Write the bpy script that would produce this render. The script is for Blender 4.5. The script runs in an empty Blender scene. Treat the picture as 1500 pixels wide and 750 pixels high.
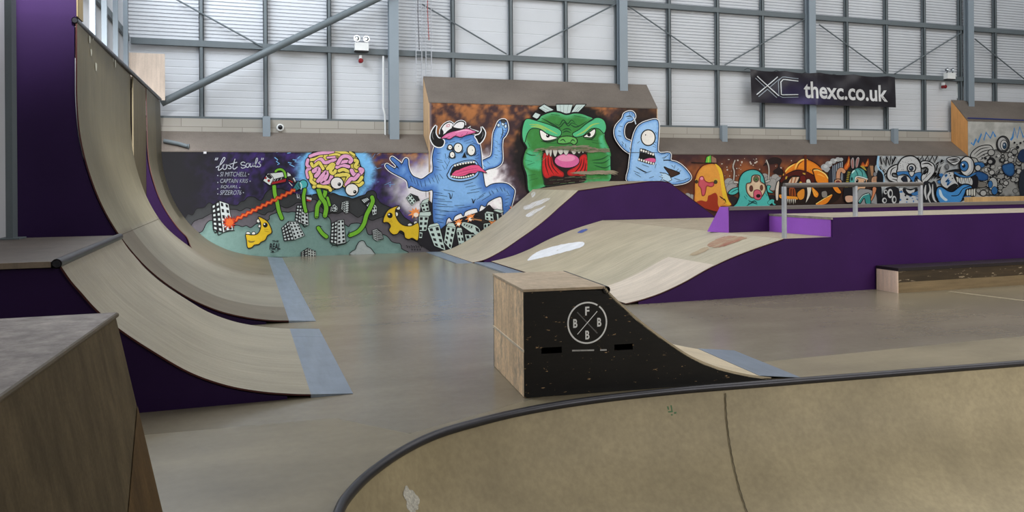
import bpy, bmesh, math, random
from mathutils import Vector, noise as mnoise
from mathutils.geometry import delaunay_2d_cdt
random.seed(7)
scene = bpy.context.scene
COL = scene.collection
PI = math.pi

# ---------------------------------------------------------------- camera model
F_PX, YAW, YH, ROLL, EYE = 1154.0, math.radians(18.87), 266.1, 0.0068, 1.7
def ray(px, py):
    r, v = (px-750)/F_PX, (YH-py)/F_PX
    c, s = math.cos(ROLL), math.sin(ROLL)
    r, v = c*r+s*v, -s*r+c*v
    c, s = math.cos(YAW), math.sin(YAW)
    return (s+c*r, c-s*r, v)
def atz(px, py, z=0.0):
    R = ray(px, py); t = (z-EYE)/R[2]; return Vector((R[0]*t, R[1]*t, z))
def aty(px, py, Y):
    R = ray(px, py); t = Y/R[1]; return Vector((R[0]*t, Y, EYE+R[2]*t))
def atp(px, py, O, N):
    R = Vector(ray(px, py)); E = Vector((0, 0, EYE)); t = (O-E).dot(N)/R.dot(N); return E+R*t

# ---------------------------------------------------------------- colour + materials
def lin(c):
    c = c/255.0
    return c/12.92 if c <= 0.04045 else ((c+0.055)/1.055)**2.4
def C(r, g, b, k=1.0):
    return (min(lin(r)*k, .92), min(lin(g)*k, .92), min(lin(b)*k, .92), 1.0)
MATS = {}
def mk(name, col=(.5, .5, .5, 1), rough=.6, metal=0.0, var=.12, scale=(3, 3, 3), attr=None, spec=.4, bump=0.0,
       col2=None, thr=None, fine=.05, fscale=60.0, streak=None):
    """procedural surface: base colour (or the 'Col' attribute) mottled by stretched noise; optional worn second colour"""
    if name in MATS: return MATS[name]
    m = bpy.data.materials.new(name); m.use_nodes = True
    nt = m.node_tree; N = nt.nodes; L = nt.links
    b = N['Principled BSDF']; b.inputs['Roughness'].default_value = rough; b.inputs['Metallic'].default_value = metal
    b.inputs['Specular IOR Level'].default_value = spec
    tc = N.new('ShaderNodeTexCoord')
    def nz(sc, detail=4, rough_=.6):
        mp = N.new('ShaderNodeMapping'); mp.inputs['Scale'].default_value = sc
        L.new(tc.outputs['Object'], mp.inputs['Vector'])
        n = N.new('ShaderNodeTexNoise'); n.inputs['Scale'].default_value = 1.0
        n.inputs['Detail'].default_value = detail; n.inputs['Roughness'].default_value = rough_
        L.new(mp.outputs['Vector'], n.inputs['Vector']); return n.outputs['Fac']
    def rng(src, a, c, lo, hi):
        r = N.new('ShaderNodeMapRange'); r.inputs[1].default_value = a; r.inputs[2].default_value = c
        r.inputs[3].default_value = lo; r.inputs[4].default_value = hi; L.new(src, r.inputs[0]); return r.outputs[0]
    def mul(colr, fac):
        v = N.new('ShaderNodeVectorMath'); v.operation = 'SCALE'; L.new(colr, v.inputs[0]); L.new(fac, v.inputs['Scale'])
        return v.outputs[0]
    if attr:
        a = N.new('ShaderNodeAttribute'); a.attribute_name = attr; cur = a.outputs['Color']
    else:
        c = N.new('ShaderNodeRGB'); c.outputs[0].default_value = col; cur = c.outputs[0]
    n1 = nz(scale)
    cur = mul(cur, rng(n1, .25, .75, 1-var, 1+var))
    if streak:
        cur = mul(cur, rng(nz(streak, 3), .3, .7, 1-var*.8, 1+var*.8))
    if fine:
        cur = mul(cur, rng(nz((fscale,)*3, 2), .3, .7, 1-fine, 1+fine))
    if col2 is not None:
        mx = N.new('ShaderNodeMix'); mx.data_type = 'RGBA'
        L.new(rng(nz(thr[2], 5, .7), thr[0], thr[1], 0, 1), mx.inputs['Factor'])
        L.new(cur, mx.inputs['A']); mx.inputs['B'].default_value = col2; cur = mx.outputs['Result']
    L.new(cur, b.inputs['Base Color'])
    if bump:
        bp = N.new('ShaderNodeBump'); bp.inputs['Strength'].default_value = bump; bp.inputs['Distance'].default_value = .01
        L.new(nz(tuple(s*6 for s in scale), 5), bp.inputs['Height']); L.new(bp.outputs[0], b.inputs['Normal'])
    MATS[name] = m
    return m

# ---------------------------------------------------------------- mesh building
class MB:
    def __init__(s): s.v = []; s.f = []; s.c = []; s.m = []
    def add(s, verts, faces, col=None, mi=0):
        o = len(s.v); s.v += [tuple(p) for p in verts]
        s.c += [col if col else (1, 1, 1, 1)]*len(verts) if not isinstance(col, list) else col
        s.f += [tuple(i+o for i in f) for f in faces]; s.m += [mi]*len(faces); return s
    def box(s, a, b, col=None, mi=0):
        x0, y0, z0 = a; x1, y1, z1 = b
        V = [(x0,y0,z0),(x1,y0,z0),(x1,y1,z0),(x0,y1,z0),(x0,y0,z1),(x1,y0,z1),(x1,y1,z1),(x0,y1,z1)]
        return s.add(V, [(3,2,1,0),(4,5,6,7),(0,1,5,4),(1,2,6,5),(2,3,7,6),(3,0,4,7)], col, mi)
    def hexa(s, lo, hi, col=None, mi=0):
        n = len(lo)
        F = [tuple(range(n))[::-1], tuple(range(n, 2*n))]+[(i, (i+1) % n, n+(i+1) % n, n+i) for i in range(n)]
        return s.add(list(lo)+list(hi), F, col, mi)
    def tube(s, pts, r, n=10, col=None, mi=0, caps=True):
        pts = [Vector(p) for p in pts]; V = []; F = []; up0 = None
        for i, p in enumerate(pts):
            t = (pts[min(i+1, len(pts)-1)]-pts[max(i-1, 0)]).normalized()
            if up0 is None:
                up0 = Vector((0, 0, 1)) if abs(t.z) < .9 else Vector((1, 0, 0))
            a = t.cross(up0).normalized(); b2 = a.cross(t).normalized(); up0 = b2
            for k in range(n):
                g = 2*PI*k/n; V.append(p+(a*math.cos(g)+b2*math.sin(g))*r)
        for i in range(len(pts)-1):
            for k in range(n):
                F.append((i*n+k, i*n+(k+1) % n, (i+1)*n+(k+1) % n, (i+1)*n+k))
        if caps:
            F.append(tuple(range(n))[::-1]); F.append(tuple((len(pts)-1)*n+k for k in range(n)))
        return s.add(V, F, col, mi)
    def lathe(s, O, axis, prof, n=20, col=None, mi=0):
        O = Vector(O); t = Vector(axis).normalized(); u = Vector((0, 0, 1)) if abs(t.z) < .9 else Vector((1, 0, 0))
        a = t.cross(u).normalized(); b2 = a.cross(t); V = []; F = []
        for (d, r) in prof:
            for k in range(n):
                g = 2*PI*k/n; V.append(O+t*d+(a*math.cos(g)+b2*math.sin(g))*max(r, 1e-4))
        for i in range(len(prof)-1):
            for k in range(n):
                F.append((i*n+k, i*n+(k+1) % n, (i+1)*n+(k+1) % n, (i+1)*n+k))
        return s.add(V, F, col, mi)
    def plate(s, outer, f3, t, holes=(), col=None, mi=0):
        """flat plate: outer 2-D loop (with holes) triangulated, mapped by f3(u,v,w) with w=0 front, w=t back"""
        loops = [list(outer)]+[list(h) for h in holes]
        P = []; E = []
        for lp in loops:
            o = len(P); P += [Vector(q) for q in lp]; E += [(o+i, o+(i+1) % len(lp)) for i in range(len(lp))]
        r = delaunay_2d_cdt(P, E, [], 1, 1e-7)
        vv, ff = r[0], r[2]
        keep = []
        for f in ff:
            c = sum((vv[i] for i in f), Vector((0, 0)))/len(f)
            if inside(c, loops[0]) and not any(inside(c, h) for h in loops[1:]): keep.append(tuple(f))
        n = len(vv)
        V = [f3(q[0], q[1], 0) for q in vv]+[f3(q[0], q[1], t) for q in vv]
        F = list(keep)+[tuple(i+n for i in f[::-1]) for f in keep]
        cnt = {}
        for f in keep:
            for i in range(len(f)):
                e = (f[i], f[(i+1) % len(f)]); cnt[e] = 1
        for (a, b2) in cnt:
            if (b2, a) not in cnt: F.append((b2, a, a+n, b2+n))
        return s.add(V, F, col, mi)
    def build(s, name, mats, parent=None, smooth=False, loc=None, attr=False):
        me = bpy.data.meshes.new(name)
        L0 = Vector(loc) if loc is not None else Vector((0, 0, 0))
        off = L0 if parent is None else Vector((0, 0, 0))
        if parent is not None: off = world_loc(parent)
        if loc is not None and parent is None: off = L0
        me.from_pydata([tuple(Vector(p)-off) for p in s.v], [], s.f)
        for m in (mats if isinstance(mats, (list, tuple)) else [mats]): me.materials.append(m)
        me.polygons.foreach_set('material_index', s.m)
        if attr:
            a = me.color_attributes.new('Col', 'FLOAT_COLOR', 'POINT')
            a.data.foreach_set('color', [x for c in s.c for x in c])
        if smooth: me.polygons.foreach_set('use_smooth', [True]*len(me.polygons))
        me.validate(); me.update()
        bm = bmesh.new(); bm.from_mesh(me); bmesh.ops.recalc_face_normals(bm, faces=bm.faces) if not attr == 'raw' else None
        bm.to_mesh(me); bm.free()
        if smooth:
            try: me.set_sharp_from_angle(angle=math.radians(40))
            except Exception: pass
        o = bpy.data.objects.new(name, me); COL.objects.link(o)
        if parent is not None: o.parent = parent
        elif loc is not None: o.location = L0
        return o
def world_loc(o):
    p = Vector(o.location)
    while o.parent: o = o.parent; p += Vector(o.location)
    return p
def inside(p, poly):
    x, y = p[0], p[1]; r = False; j = len(poly)-1
    for i in range(len(poly)):
        xi, yi = poly[i][0], poly[i][1]; xj, yj = poly[j][0], poly[j][1]
        if (yi > y) != (yj > y) and x < (xj-xi)*(y-yi)/(yj-yi+1e-15)+xi: r = not r
        j = i
    return r
def tag(o, label=None, cat=None, group=None, kind=None):
    if label: o['label'] = label
    if cat: o['category'] = cat
    if group: o['group'] = group
    if kind: o['kind'] = kind
    return o
def thing(name, loc, label, cat, group=None):
    o = bpy.data.objects.new(name, None); o.empty_display_size = .1; COL.objects.link(o); o.location = loc
    return tag(o, label, cat, group)
def catmull(pts, n=6, closed=False):
    out = []; N = len(pts)
    rng_ = range(N if closed else N-1)
    for i in rng_:
        g = (lambda k: pts[k % N]) if closed else (lambda k: pts[min(max(k, 0), N-1)])
        p0, p1, p2, p3 = g(i-1), g(i), g(i+1), g(i+2)
        for j in range(n):
            t = j/n; t2 = t*t; t3 = t2*t
            out.append(tuple(.5*((2*p1[k])+(-p0[k]+p2[k])*t+(2*p0[k]-5*p1[k]+4*p2[k]-p3[k])*t2+(-p0[k]+3*p1[k]-3*p2[k]+p3[k])*t3) for k in range(len(p1))))
    if not closed: out.append(tuple(pts[-1]))
    return out
def text_tris(body, bold=0.0, shear=0.0):
    """text outlines as flat triangles in a unit box; returns verts (x,y in 0..1 of its own bounds) and faces"""
    cu = bpy.data.curves.new('txt', 'FONT'); cu.body = body; cu.size = 1; cu.offset = bold; cu.shear = shear; cu.resolution_u = 3
    ob = bpy.data.objects.new('txt', cu); COL.objects.link(ob)
    dg = bpy.context.evaluated_depsgraph_get(); me = bpy.data.meshes.new_from_object(ob.evaluated_get(dg))
    V = [(v.co.x, v.co.y) for v in me.vertices]; F = [tuple(p.vertices) for p in me.polygons]
    bpy.data.objects.remove(ob); bpy.data.meshes.remove(me); bpy.data.curves.remove(cu)
    x0 = min(v[0] for v in V); x1 = max(v[0] for v in V); y0 = min(v[1] for v in V); y1 = max(v[1] for v in V)
    return [((x-x0)/(x1-x0), (y-y0)/(y1-y0)) for x, y in V], F

# shared surfaces
STEEL = mk('painted_grey_steel', C(136, 148, 158), .5, 0, .06, (1, 1, 1), fine=.02)
STEELD = mk('weathered_grey_steel', C(98, 107, 112), .5, 0, .1, (1, 1, 1), fine=.03)
GALV = mk('galvanised_tube', C(176, 180, 188), .35, .25, .12, (8, 8, 8))
PURPLE = mk('dark_purple_paint', C(56, 25, 80), .5, 0, .12, (1.2, 1.2, 1.2), fine=.03, spec=.16, col2=C(72, 44, 94), thr=(.68, .80, (8, 8, 12)))
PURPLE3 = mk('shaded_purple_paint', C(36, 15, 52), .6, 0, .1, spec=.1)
NEARPLY = mk('rough_weathered_ply', attr='Col', rough=.7, var=.30, scale=(5, 5, 2.0), streak=(12, 12, 1.6), fine=.1, fscale=60, spec=.2)
PURPLE2 = mk('shade_darkened_purple_paint', C(44, 23, 66), .5, 0, .12, (1.2, 1.2, 1.2), fine=.03, spec=.2, col2=C(58, 38, 80), thr=(.68, .8, (6, 6, 14)))  # purple darkened to stand in for shade on the left ramp sides
LIT_PURPLE = mk('lit_purple_paint', C(156, 90, 200), .45, 0, .08, (2, 2, 2), fine=.03)  # purple lightened to carry the side light on left-facing faces
PLY = mk('skate_ply', attr='Col', rough=.5, var=.15, scale=(.9, 2.2, 2), streak=(1.0, 22, 1.0), fine=.05, fscale=45, spec=.3)
PLYV = mk('upright_ply', attr='Col', rough=.6, var=.16, scale=(2.5, 2.5, 1.0), streak=(14, 14, 1.2), fine=.05, fscale=50, spec=.25)
METAL = mk('threshold_sheet_metal', C(138, 150, 165), .38, .35, .12, (3, 3, 3), streak=(12, 1.5, 3), fine=.03)
BLACKPIPE = mk('dark_steel_coping', C(62, 62, 68), .35, .5, .15, (4, 4, 4))
BLACK = mk('matt_black', C(18, 18, 20), .6)
WHITEP = mk('white_plastic', C(225, 228, 228), .4)
CHROME = mk('lamp_reflector', C(200, 205, 210), .15, .9)
RED = mk('red_plastic', C(120, 14, 24), .35)
PAINT = mk('wall_paint', attr='Col', rough=.6, var=.07, scale=(1.2, 1.2, 1.2), fine=.05, fscale=25, spec=.25)
BANK = mk('trowelled_bank', C(110, 102, 95), .7, 0, .18, (.9, .9, 2), fine=.08, fscale=30, bump=.1)
BLOCK = mk('painted_blockwork', C(190, 186, 176), .75, 0, .06, (1, 1, 1), fine=.05)
# ================================================================ setting
def proj(P):
    c, s = math.cos(YAW), math.sin(YAW)
    d = s*P[0]+c*P[1]; r = c*P[0]-s*P[1]; u = P[2]-EYE
    c, s = math.cos(ROLL), math.sin(ROLL); r, u = c*r-s*u, s*r+c*u
    return (750+F_PX*r/d, YH-F_PX*u/d)
FLOOR = mk('polished_concrete', C(127, 119, 102), .24, 0, .15, (.45, .8, 1), fine=.05, fscale=14, spec=.5, streak=(.5, 1.3, 1))
DECKC = mk('bowl_deck_concrete', C(136, 126, 104), .36, 0, .18, (.9, .9, 1), fine=.05, fscale=16, spec=.45, streak=(.6, 1.8, 1))
BOWLC = mk('bowl_concrete', C(164, 151, 121), .5, 0, .24, (1.1, 1.1, 1.1), fine=.09, fscale=22, spec=.35)
# --- bowl outline
rim_px = [(497,750),(515,722),(545,693),(590,662),(640,638),(700,620),(760,605.5),(830,593),(900,583.5),(1000,573),(1100,565),(1200,557),(1300,549),(1400,541),(1500,533)]
rim = [tuple(atz(x, y)[:2]) for x, y in rim_px]
rim += [(8.6,5.2),(9.5,4.9),(9.9,4.2),(9.9,3.0),(9.5,2.2),(8.6,1.8),(6.5,1.75),(4.2,1.75),(2.3,1.8),(1.35,2.05),(.75,2.6),(.45,3.3),(.40,3.8)]
rim = catmull(rim, 5, closed=True)
NR = len(rim); BR, A0 = 1.35, math.radians(14)
def rim_n(i):
    a, b = rim[(i-2) % NR], rim[(i+2) % NR]; t = Vector((b[0]-a[0], b[1]-a[1])).normalized(); return Vector((t.y, -t.x))
def bowl_pt(u, a, lift=0.0):
    i = int(math.floor(u)); f = u-i; p = Vector(rim[i % NR])*(1-f)+Vector(rim[(i+1) % NR])*f
    n = (rim_n(i)*(1-f)+rim_n(i+1)*f).normalized()
    d = BR*(math.cos(A0)-math.cos(a)); z = -BR*(math.sin(a)-math.sin(A0))
    q = p+n*(d+lift*math.cos(a)+.012); return Vector((q.x, q.y, z+lift*math.sin(a)-.012))
area = sum(rim[i][0]*rim[(i+1) % NR][1]-rim[(i+1) % NR][0]*rim[i][1] for i in range(NR))
if area > 0: rim = rim[::-1]
# --- floor with the bowl opening
deck = [(-2.42,5.95),(.62,5.80),(1.06,5.27),(2.0,5.72),(2.8,6.02),(3.75,6.2),(7.96,6.25),(31.9,6.4),(31.9,-3.9),(-2.42,-3.9)]
outer = [(-2.42,-3.95),(31.95,-3.95),(31.95,19.4),(-2.42,19.4)]
P2 = []; E2 = []
for lp in (outer, deck, rim):
    o = len(P2); P2 += [Vector(q) for q in lp]; E2 += [(o+i, o+(i+1) % len(lp)) for i in range(len(lp))]
r_ = delaunay_2d_cdt(P2, E2, [], 1, 1e-6)
fl = MB(); V_ = [(q[0], q[1], 0) for q in r_[0]]; Ff = []; Fm = []
for f in r_[2]:
    c = sum((r_[0][i] for i in f), Vector((0, 0)))/len(f)
    if inside(c, rim): continue
    Ff.append(tuple(f)); Fm.append(1 if inside(c, deck) else 0)
fl.add(V_, Ff); fl.m = Fm
tag(fl.build('floor', [FLOOR, DECKC]), 'polished brown concrete floor of the hall around the ramps', None, None, 'structure')
tr = MB(); a_, b_ = atz(1390, 427), atz(1500, 440.5)
dv = (b_-a_).normalized(); nv = Vector((-dv.y, dv.x, 0))*.05; b_ = b_+dv*5
tr.add([a_-nv+Vector((0,0,.002)), a_+nv+Vector((0,0,.002)), b_+nv+Vector((0,0,.002)), b_-nv+Vector((0,0,.002))], [(0,1,2,3)])
tag(tr.build('trim_1', mk('pale_floor_joint', C(150, 140, 118), .4)), 'pale sealed joint line running across the floor by the low ledge', None, None, 'structure')
# --- skate bowl
bt = thing('skate_bowl', (3.0, 5.5, 0), 'sunken concrete skate bowl edged with dark steel coping in the foreground', 'bowl')
bm_ = MB(); NA = 9; V_ = []; Ff = []
for k in range(NA+1):
    a = A0+(PI/2-A0)*k/NA
    V_ += [bowl_pt(i, a) for i in range(NR)]
for k in range(NA):
    Ff += [(k*NR+i, k*NR+(i+1) % NR, (k+1)*NR+(i+1) % NR, (k+1)*NR+i) for i in range(NR)]
Ff.append(tuple(NA*NR+i for i in range(NR)))
bm_.add(V_, Ff); bm_.build('bowl_surface', BOWLC, bt, smooth=True)
cp = MB(); cp.tube([(p[0], p[1], .006) for p in rim]+[(rim[0][0], rim[0][1], .006)], .03, 10, caps=False)
cp.build('coping', BLACKPIPE, bt, smooth=True)
def nearest(px, py):
    best = None
    for i in range(0, NR):
        for k in range(0, 40):
            a = A0+(PI/2-A0)*k/40
            p = bowl_pt(i, a)
            if p.y < 3.4 and p.x > 1.2: continue
            if .946*p.y+.323*p.x < 1.5: continue
            q = proj(p); d = (q[0]-px)**2+(q[1]-py)**2
            if best is None or d < best[0]: best = (d, i, a)
    return best[1], best[2]
def on_bowl(ring, name, mat, lift=.004):
    m = MB(); m.add([bowl_pt(u, a, lift) for u, a in ring], [tuple(range(len(ring)))]); return m.build(name, mat, bt)
i0, a0 = nearest(1066, 588); i1, a1 = nearest(1096, 748)
sm = MB(); V_ = []
for k in range(41):
    f = k/40; u = i0+(i1-i0)*f+.02*math.sin(k*2.1); a = A0+.02+(a1-A0)*f
    V_ += [bowl_pt(u-.035, a, .012), bowl_pt(u+.035, a, .012)]
sm.add(V_, [(2*k, 2*k+1, 2*k+3, 2*k+2) for k in range(40)]); sm.build('expansion_joint', mk('dark_joint', C(88, 80, 62), .8), bt)
i0, a0 = nearest(602, 737)
du = Vector(rim[i0 % NR])-Vector(rim[(i0+1) % NR]); su = .085/du.length
ring = []
for k in range(26):
    g = 2*PI*k/26; rr = 1+.16*math.sin(3*g+1)+.10*math.sin(7*g)+.06*random.uniform(-1, 1)
    ring.append((i0+su*rr*math.cos(g)*.85, a0+.060*rr*math.sin(g)))
pt = on_bowl(ring, 'concrete_patch', mk('pale_filler', C(196, 194, 186), .85, 0, .25, (30, 30, 30), fine=.25, fscale=90))
tag(pt, 'pale grey filler patch')
i0, a0 = nearest(988, 594)
gm = MB()
for (x0, x1, y0, y1) in ((-.32, -.2, 0, .02), (-.06, .04, -.004, .03), (-.3, .05, .028, .036), (.12, .3, .036, .046), (-.12, 0.0, .046, .054)):
    gm.add([bowl_pt(i0+x0, a0+y0, .004), bowl_pt(i0+x1, a0+y0, .004), bowl_pt(i0+x1*.9, a0+y1, .004), bowl_pt(i0+x0*.9, a0+y1, .004)], [(0, 1, 2, 3)])
tag(gm.build('paint_tag', mk('green_tag_paint', C(92, 128, 92), .7), bt), 'tiny green painted scribble')

# --- back wall: ribbed cladding above painted blockwork
CLAD = mk('white_cladding', C(204, 208, 214), .55, 0, .05, (.5, .5, .9), fine=.02, spec=.3)
YC = 19.62
cl = MB()
def clad_strip(x0, x1, z0, z1, pitch, depth):
    zs = [(z0, 0)]; z = z0+pitch
    while z < z1-.02:
        zs += [(z-.022, 0), (z-.012, depth), (z+.004, depth), (z+.010, 0)]; z += pitch
    zs.append((z1, 0))
    V = [(x0, YC+d, z) for z, d in zs]+[(x1, YC+d, z) for z, d in zs]; n = len(zs)
    cl.add(V, [(i, n+i, n+i+1, i+1) for i in range(n-1)])
for x0, x1 in ((-2.42, 5.1), (9.9, 31.95)):
    clad_strip(x0, x1, 4.93, 9.3, .085, .030)
clad_strip(5.1, 9.9, 4.93, 9.3, .34, .006)
clad_strip(-2.42, 31.95, 3.2, 4.93, .17, .005)
wb = cl.build('wall_back', CLAD)
tag(wb, 'white ribbed metal cladding of the back wall', None, None, 'structure')
# blockwork
bk = bpy.data.materials.new('block_courses'); bk.use_nodes = True; nt = bk.node_tree
br = nt.nodes.new('ShaderNodeTexBrick'); tcn = nt.nodes.new('ShaderNodeTexCoord'); mp = nt.nodes.new('ShaderNodeMapping')
mp.inputs['Rotation'].default_value = (PI/2, 0, 0)
nt.links.new(tcn.outputs['Object'], mp.inputs[0]); nt.links.new(mp.outputs[0], br.inputs['Vector'])
br.inputs['Color1'].default_value = C(172, 168, 160); br.inputs['Color2'].default_value = C(160, 156, 148); br.inputs['Mortar'].default_value = C(136, 131, 124)
br.inputs['Scale'].default_value = 1; br.inputs['Brick Width'].default_value = .88; br.inputs['Row Height'].default_value = .43; br.inputs['Mortar Size'].default_value = .008
nt.links.new(br.outputs['Color'], nt.nodes['Principled BSDF'].inputs['Base Color']); nt.nodes['Principled BSDF'].inputs['Roughness'].default_value = .75
b2 = MB(); b2.box((-2.42, 19.45, 0), (31.95, 19.6, 3.2)); tag(b2.build('wall_back_blockwork', bk, wb), 'cream painted blockwork below the cladding')
# --- left wall, right wall, front wall, ceiling
w = MB(); w.box((-2.55, -4, 0), (-2.43, 19.75, 9.3)); tag(w.build('wall_left', CLAD), 'white clad left side wall behind the vert ramp', None, None, 'structure')
w = MB(); w.box((32, -4, 0), (32.12, 19.75, 9.3)); tag(w.build('wall_right', CLAD), 'far right side wall of the hall', None, None, 'structure')
w = MB(); w.box((-2.55, -4.12, 0), (32.12, -4, 9.3)); tag(w.build('wall_front', mk('grey_front_wall', C(120, 120, 118), .7)), 'wall behind the viewpoint', None, None, 'structure')
w = MB(); w.box((-2.55, -4.12, 9.3), (32.12, 19.75, 9.4)); tag(w.build('ceiling', mk('roof_sheet', C(190, 192, 196), .6)), 'pale metal roof of the hall', None, None, 'structure')

# ================================================================ steel frame
def ibeam(x, y0, y1, z0, z1, wd, name, mat, label, group, cat='column', slope=0.0):
    m = MB(); t = .018
    zb = lambda y: z0+(y-y0)*slope+.004
    for xa, xb, ya, yb in ((x-wd/2, x+wd/2, y0, y0+t), (x-.008, x+.008, y0+t, y1-t), (x-wd/2, x+wd/2, y1-t, y1)):
        m.hexa([(xa, ya, zb(ya)), (xb, ya, zb(ya)), (xb, yb, zb(yb)), (xa, yb, zb(yb))], [(xa, ya, z1), (xb, ya, z1), (xb, yb, z1), (xa, yb, z1)])
    o = m.build(name, mat, None, loc=(x, y0, z0)); return tag(o, label, cat, group)
XC = [aty(578, 190, 19.25).x, aty(914.2, 120, 19.25).x, aty(1191.5, 190, 19.25).x, aty(1423.5, 140, 19.25).x]
SL_LOW, SL_T, SL_R = .46/.602, .69/.602, .70/.602
ZC = [2.44+.412*SL_LOW, 3.67+.412*SL_T, 2.44+.412*SL_LOW, 3.54+.412*SL_R]
LB = ['grey steel column left of the raised mural, standing on the low bank', 'grey steel column standing on top of the raised mural wall above the green head',
      'grey steel column running down behind the black banner', 'grey steel column at the far right standing on the high bank']
for x, z, l, s_ in zip(XC, ZC, LB, (SL_LOW, SL_T, SL_LOW, SL_R)): ibeam(x, 19.25, 19.438, z, 9.25, .235, 'steel_column', STEEL, l, 'main wall columns', slope=s_)
# left wall: near column with foot plate, slim posts and rail
ct = thing('steel_column', (-2.33, 9.25, 1.16), 'shadowed grey steel column with foot plate on the low ramp deck, far left', 'column', 'main wall columns')
m = MB(); m.box((-2.262, 9.16, 1.165), (-2.20, 9.175, 9.25)); m.box((-2.215, 9.175, 1.165), (-2.20, 9.325, 9.25)); m.box((-2.262, 9.325, 1.165), (-2.20, 9.34, 9.25)); m.build('shaft', STEELD, ct)
m = MB(); m.box((-2.32, 9.10, 1.152), (-2.13, 9.38, 1.165)); m.build('foot_plate', STEELD, ct)
for i, px in enumerate((141, 158, 174, 188.5)):
    ang = YAW+math.atan((px-750)/F_PX); Y = -2.25/math.tan(ang)
    m = MB(); m.box((-2.335, Y, 3.56), (-2.25, Y+.07, 9.25))
    o = m.build('wall_post', STEEL, None, loc=(-2.32, Y, 3.0))
    tag(o, 'slim grey post on the left wall, '+['nearest', 'second nearest', 'third nearest', 'farthest'][i]+' of the four above the vert ramp', 'post', 'left wall posts')
m = MB(); m.box((-2.42, 10.4, 4.88), (-2.36, 19.3, 5.02)); tag(m.build('wall_rail', STEELD, None, loc=(-2.4, 15, 4.9)), 'grey horizontal rail along the left wall above the vert ramp', 'rail', 'wall rails')
m = MB(); m.box((-2.42, 10.2, 6.5), (-2.36, 19.3, 6.64)); tag(m.build('wall_rail', STEELD, None, loc=(-2.4, 15, 6.5)), 'high grey rail along the left wall near the top edge', 'rail', 'wall rails')
# back wall rails
def rail(z0, z1, x0, x1, label):
    m = MB(); m.box((x0, 19.46, z0), (x1, 19.475, z1)); m.box((x0, 19.475, z0), (x1, 19.58, z0+.015)); m.box((x0, 19.475, z1-.015), (x1, 19.58, z1))
    return tag(m.build('wall_rail', STEELD, None, loc=((x0+x1)/2, 19.5, z0)), label, 'rail', 'wall rails')
rail(4.86, 5.0, -2.36, 31.9, 'long grey middle rail across the back wall, carrying the banner')
rail(6.52, 6.66, -2.36, 31.9, 'high grey rail across the back wall near the top edge')
rail(3.16, 3.25, -2.36, 21.5, 'grey sill rail between cladding and blockwork on the back wall')
# slim posts
posts = [(295, 'first slim grey post from the left corner on the back wall'), (389, 'slim grey post above the short stub post at left, behind the big diagonal brace'),
         (482.5, 'slim grey post left of the twin-lamp emergency light'), (664, 'slim grey post just right of the cable trays'),
         (749, 'slim grey post above the raised mural, left of the middle of its bay'), (829.5, 'slim grey post above the green head, left of the column'),
         (905, 'slim grey post tight against the left of the column above the mural'), (981, 'first slim grey post right of the column above the mural'),
         (1052, 'slim grey post halfway between the mural column and the banner'), (1118, 'slim grey post crossing behind the left end of the banner'),
         (1183, 'slim grey post tight against the left of the banner column'), (1241.5, 'slim grey post crossing behind the letters of the banner'),
         (1299.5, 'slim grey post crossing behind the right end of the banner'), (1355, 'slim grey post left of the small emergency light at right'),
         (1408, 'slim grey post tight against the left of the far right column'), (1459, 'slim grey post right of the far right column')]
for px, lab in posts:
    x = aty(px, 90, 19.48).x; z0 = 4.36 if 4.5 < x < 10.4 else (4.22 if x > 21.7 else 3.25)
    m = MB(); m.box((x-.05, 19.48, z0), (x-.035, 19.58, 9.25)); m.box((x-.05, 19.48, z0), (x+.05, 19.495, 9.25)); m.box((x+.035, 19.48, z0), (x+.05, 19.58, 9.25))
    tag(m.build('wall_post', STEELD, None, loc=(x, 19.5, z0)), lab, 'post', 'back wall posts')
for px, lab in ((390.5, 'short grey stub post at left beside the dome camera'), (1062, 'short grey stub post on the low bank left of the banner'), (1313, 'short grey stub post on the low bank below the right end of the banner')):
    x = aty(px, 190, 19.3).x; m = MB(); za = 2.444+.462*SL_LOW; zb_ = 2.444+.597*SL_LOW; m.hexa([(x-.085, 19.3, za), (x+.085, 19.3, za), (x+.085, 19.435, zb_), (x-.085, 19.435, zb_)], [(x-.085, 19.3, 3.27), (x+.085, 19.3, 3.27), (x+.085, 19.435, 3.27), (x-.085, 19.435, 3.27)])
    tag(m.build('stub_post', STEEL, None, loc=(x, 19.3, 2.76)), lab, 'post', 'stub posts')
# tie rods
rods = [((258,-1),(383,68),'thin tie rod sloping across the top left of the back wall'), ((618,6),(742,79),'thin tie rod sloping down right from the cable trays'),
        ((757,80),(902,6),'thin tie rod rising right to the column above the mural'), ((922,10),(1044,94),'thin tie rod falling right from the column above the mural'),
        ((1062,95),(1179,28),'thin tie rod rising right to the banner column'), ((1200,36),(1298,107),'thin tie rod falling right from the banner column'),
        ((1311,108),(1408,48),'thin tie rod rising right to the far right column'), ((1428,57),(1502,117),'thin tie rod falling right from the far right column')]
for a, b, lab in rods:
    m = MB(); m.tube([aty(a[0], a[1], 19.44), aty(b[0], b[1], 19.44)], .02, 8)
    p = aty(a[0], a[1], 19.44); tag(m.build('tie_rod', STEELD, None, loc=p, smooth=True), lab, 'rod', 'tie rods')
m = MB(); a, b = aty(236, 151, 19.13), aty(575, -13, 19.13); m.tube([a, b], .085, 16)
tag(m.build('diagonal_brace', STEELD, None, loc=a, smooth=True), 'thick round steel brace rising diagonally across the left of the back wall', 'brace')
m = MB(); m.tube([aty(240, 206, 19.0), aty(262, 210.5, 18.93), aty(275, 214.5, 18.88)], .045, 10); m.lathe(aty(275, 214.5, 18.88), (1, -.1, -.12), [(0, .045), (.01, .06), (.03, .06), (.035, 0)], 14)
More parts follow.
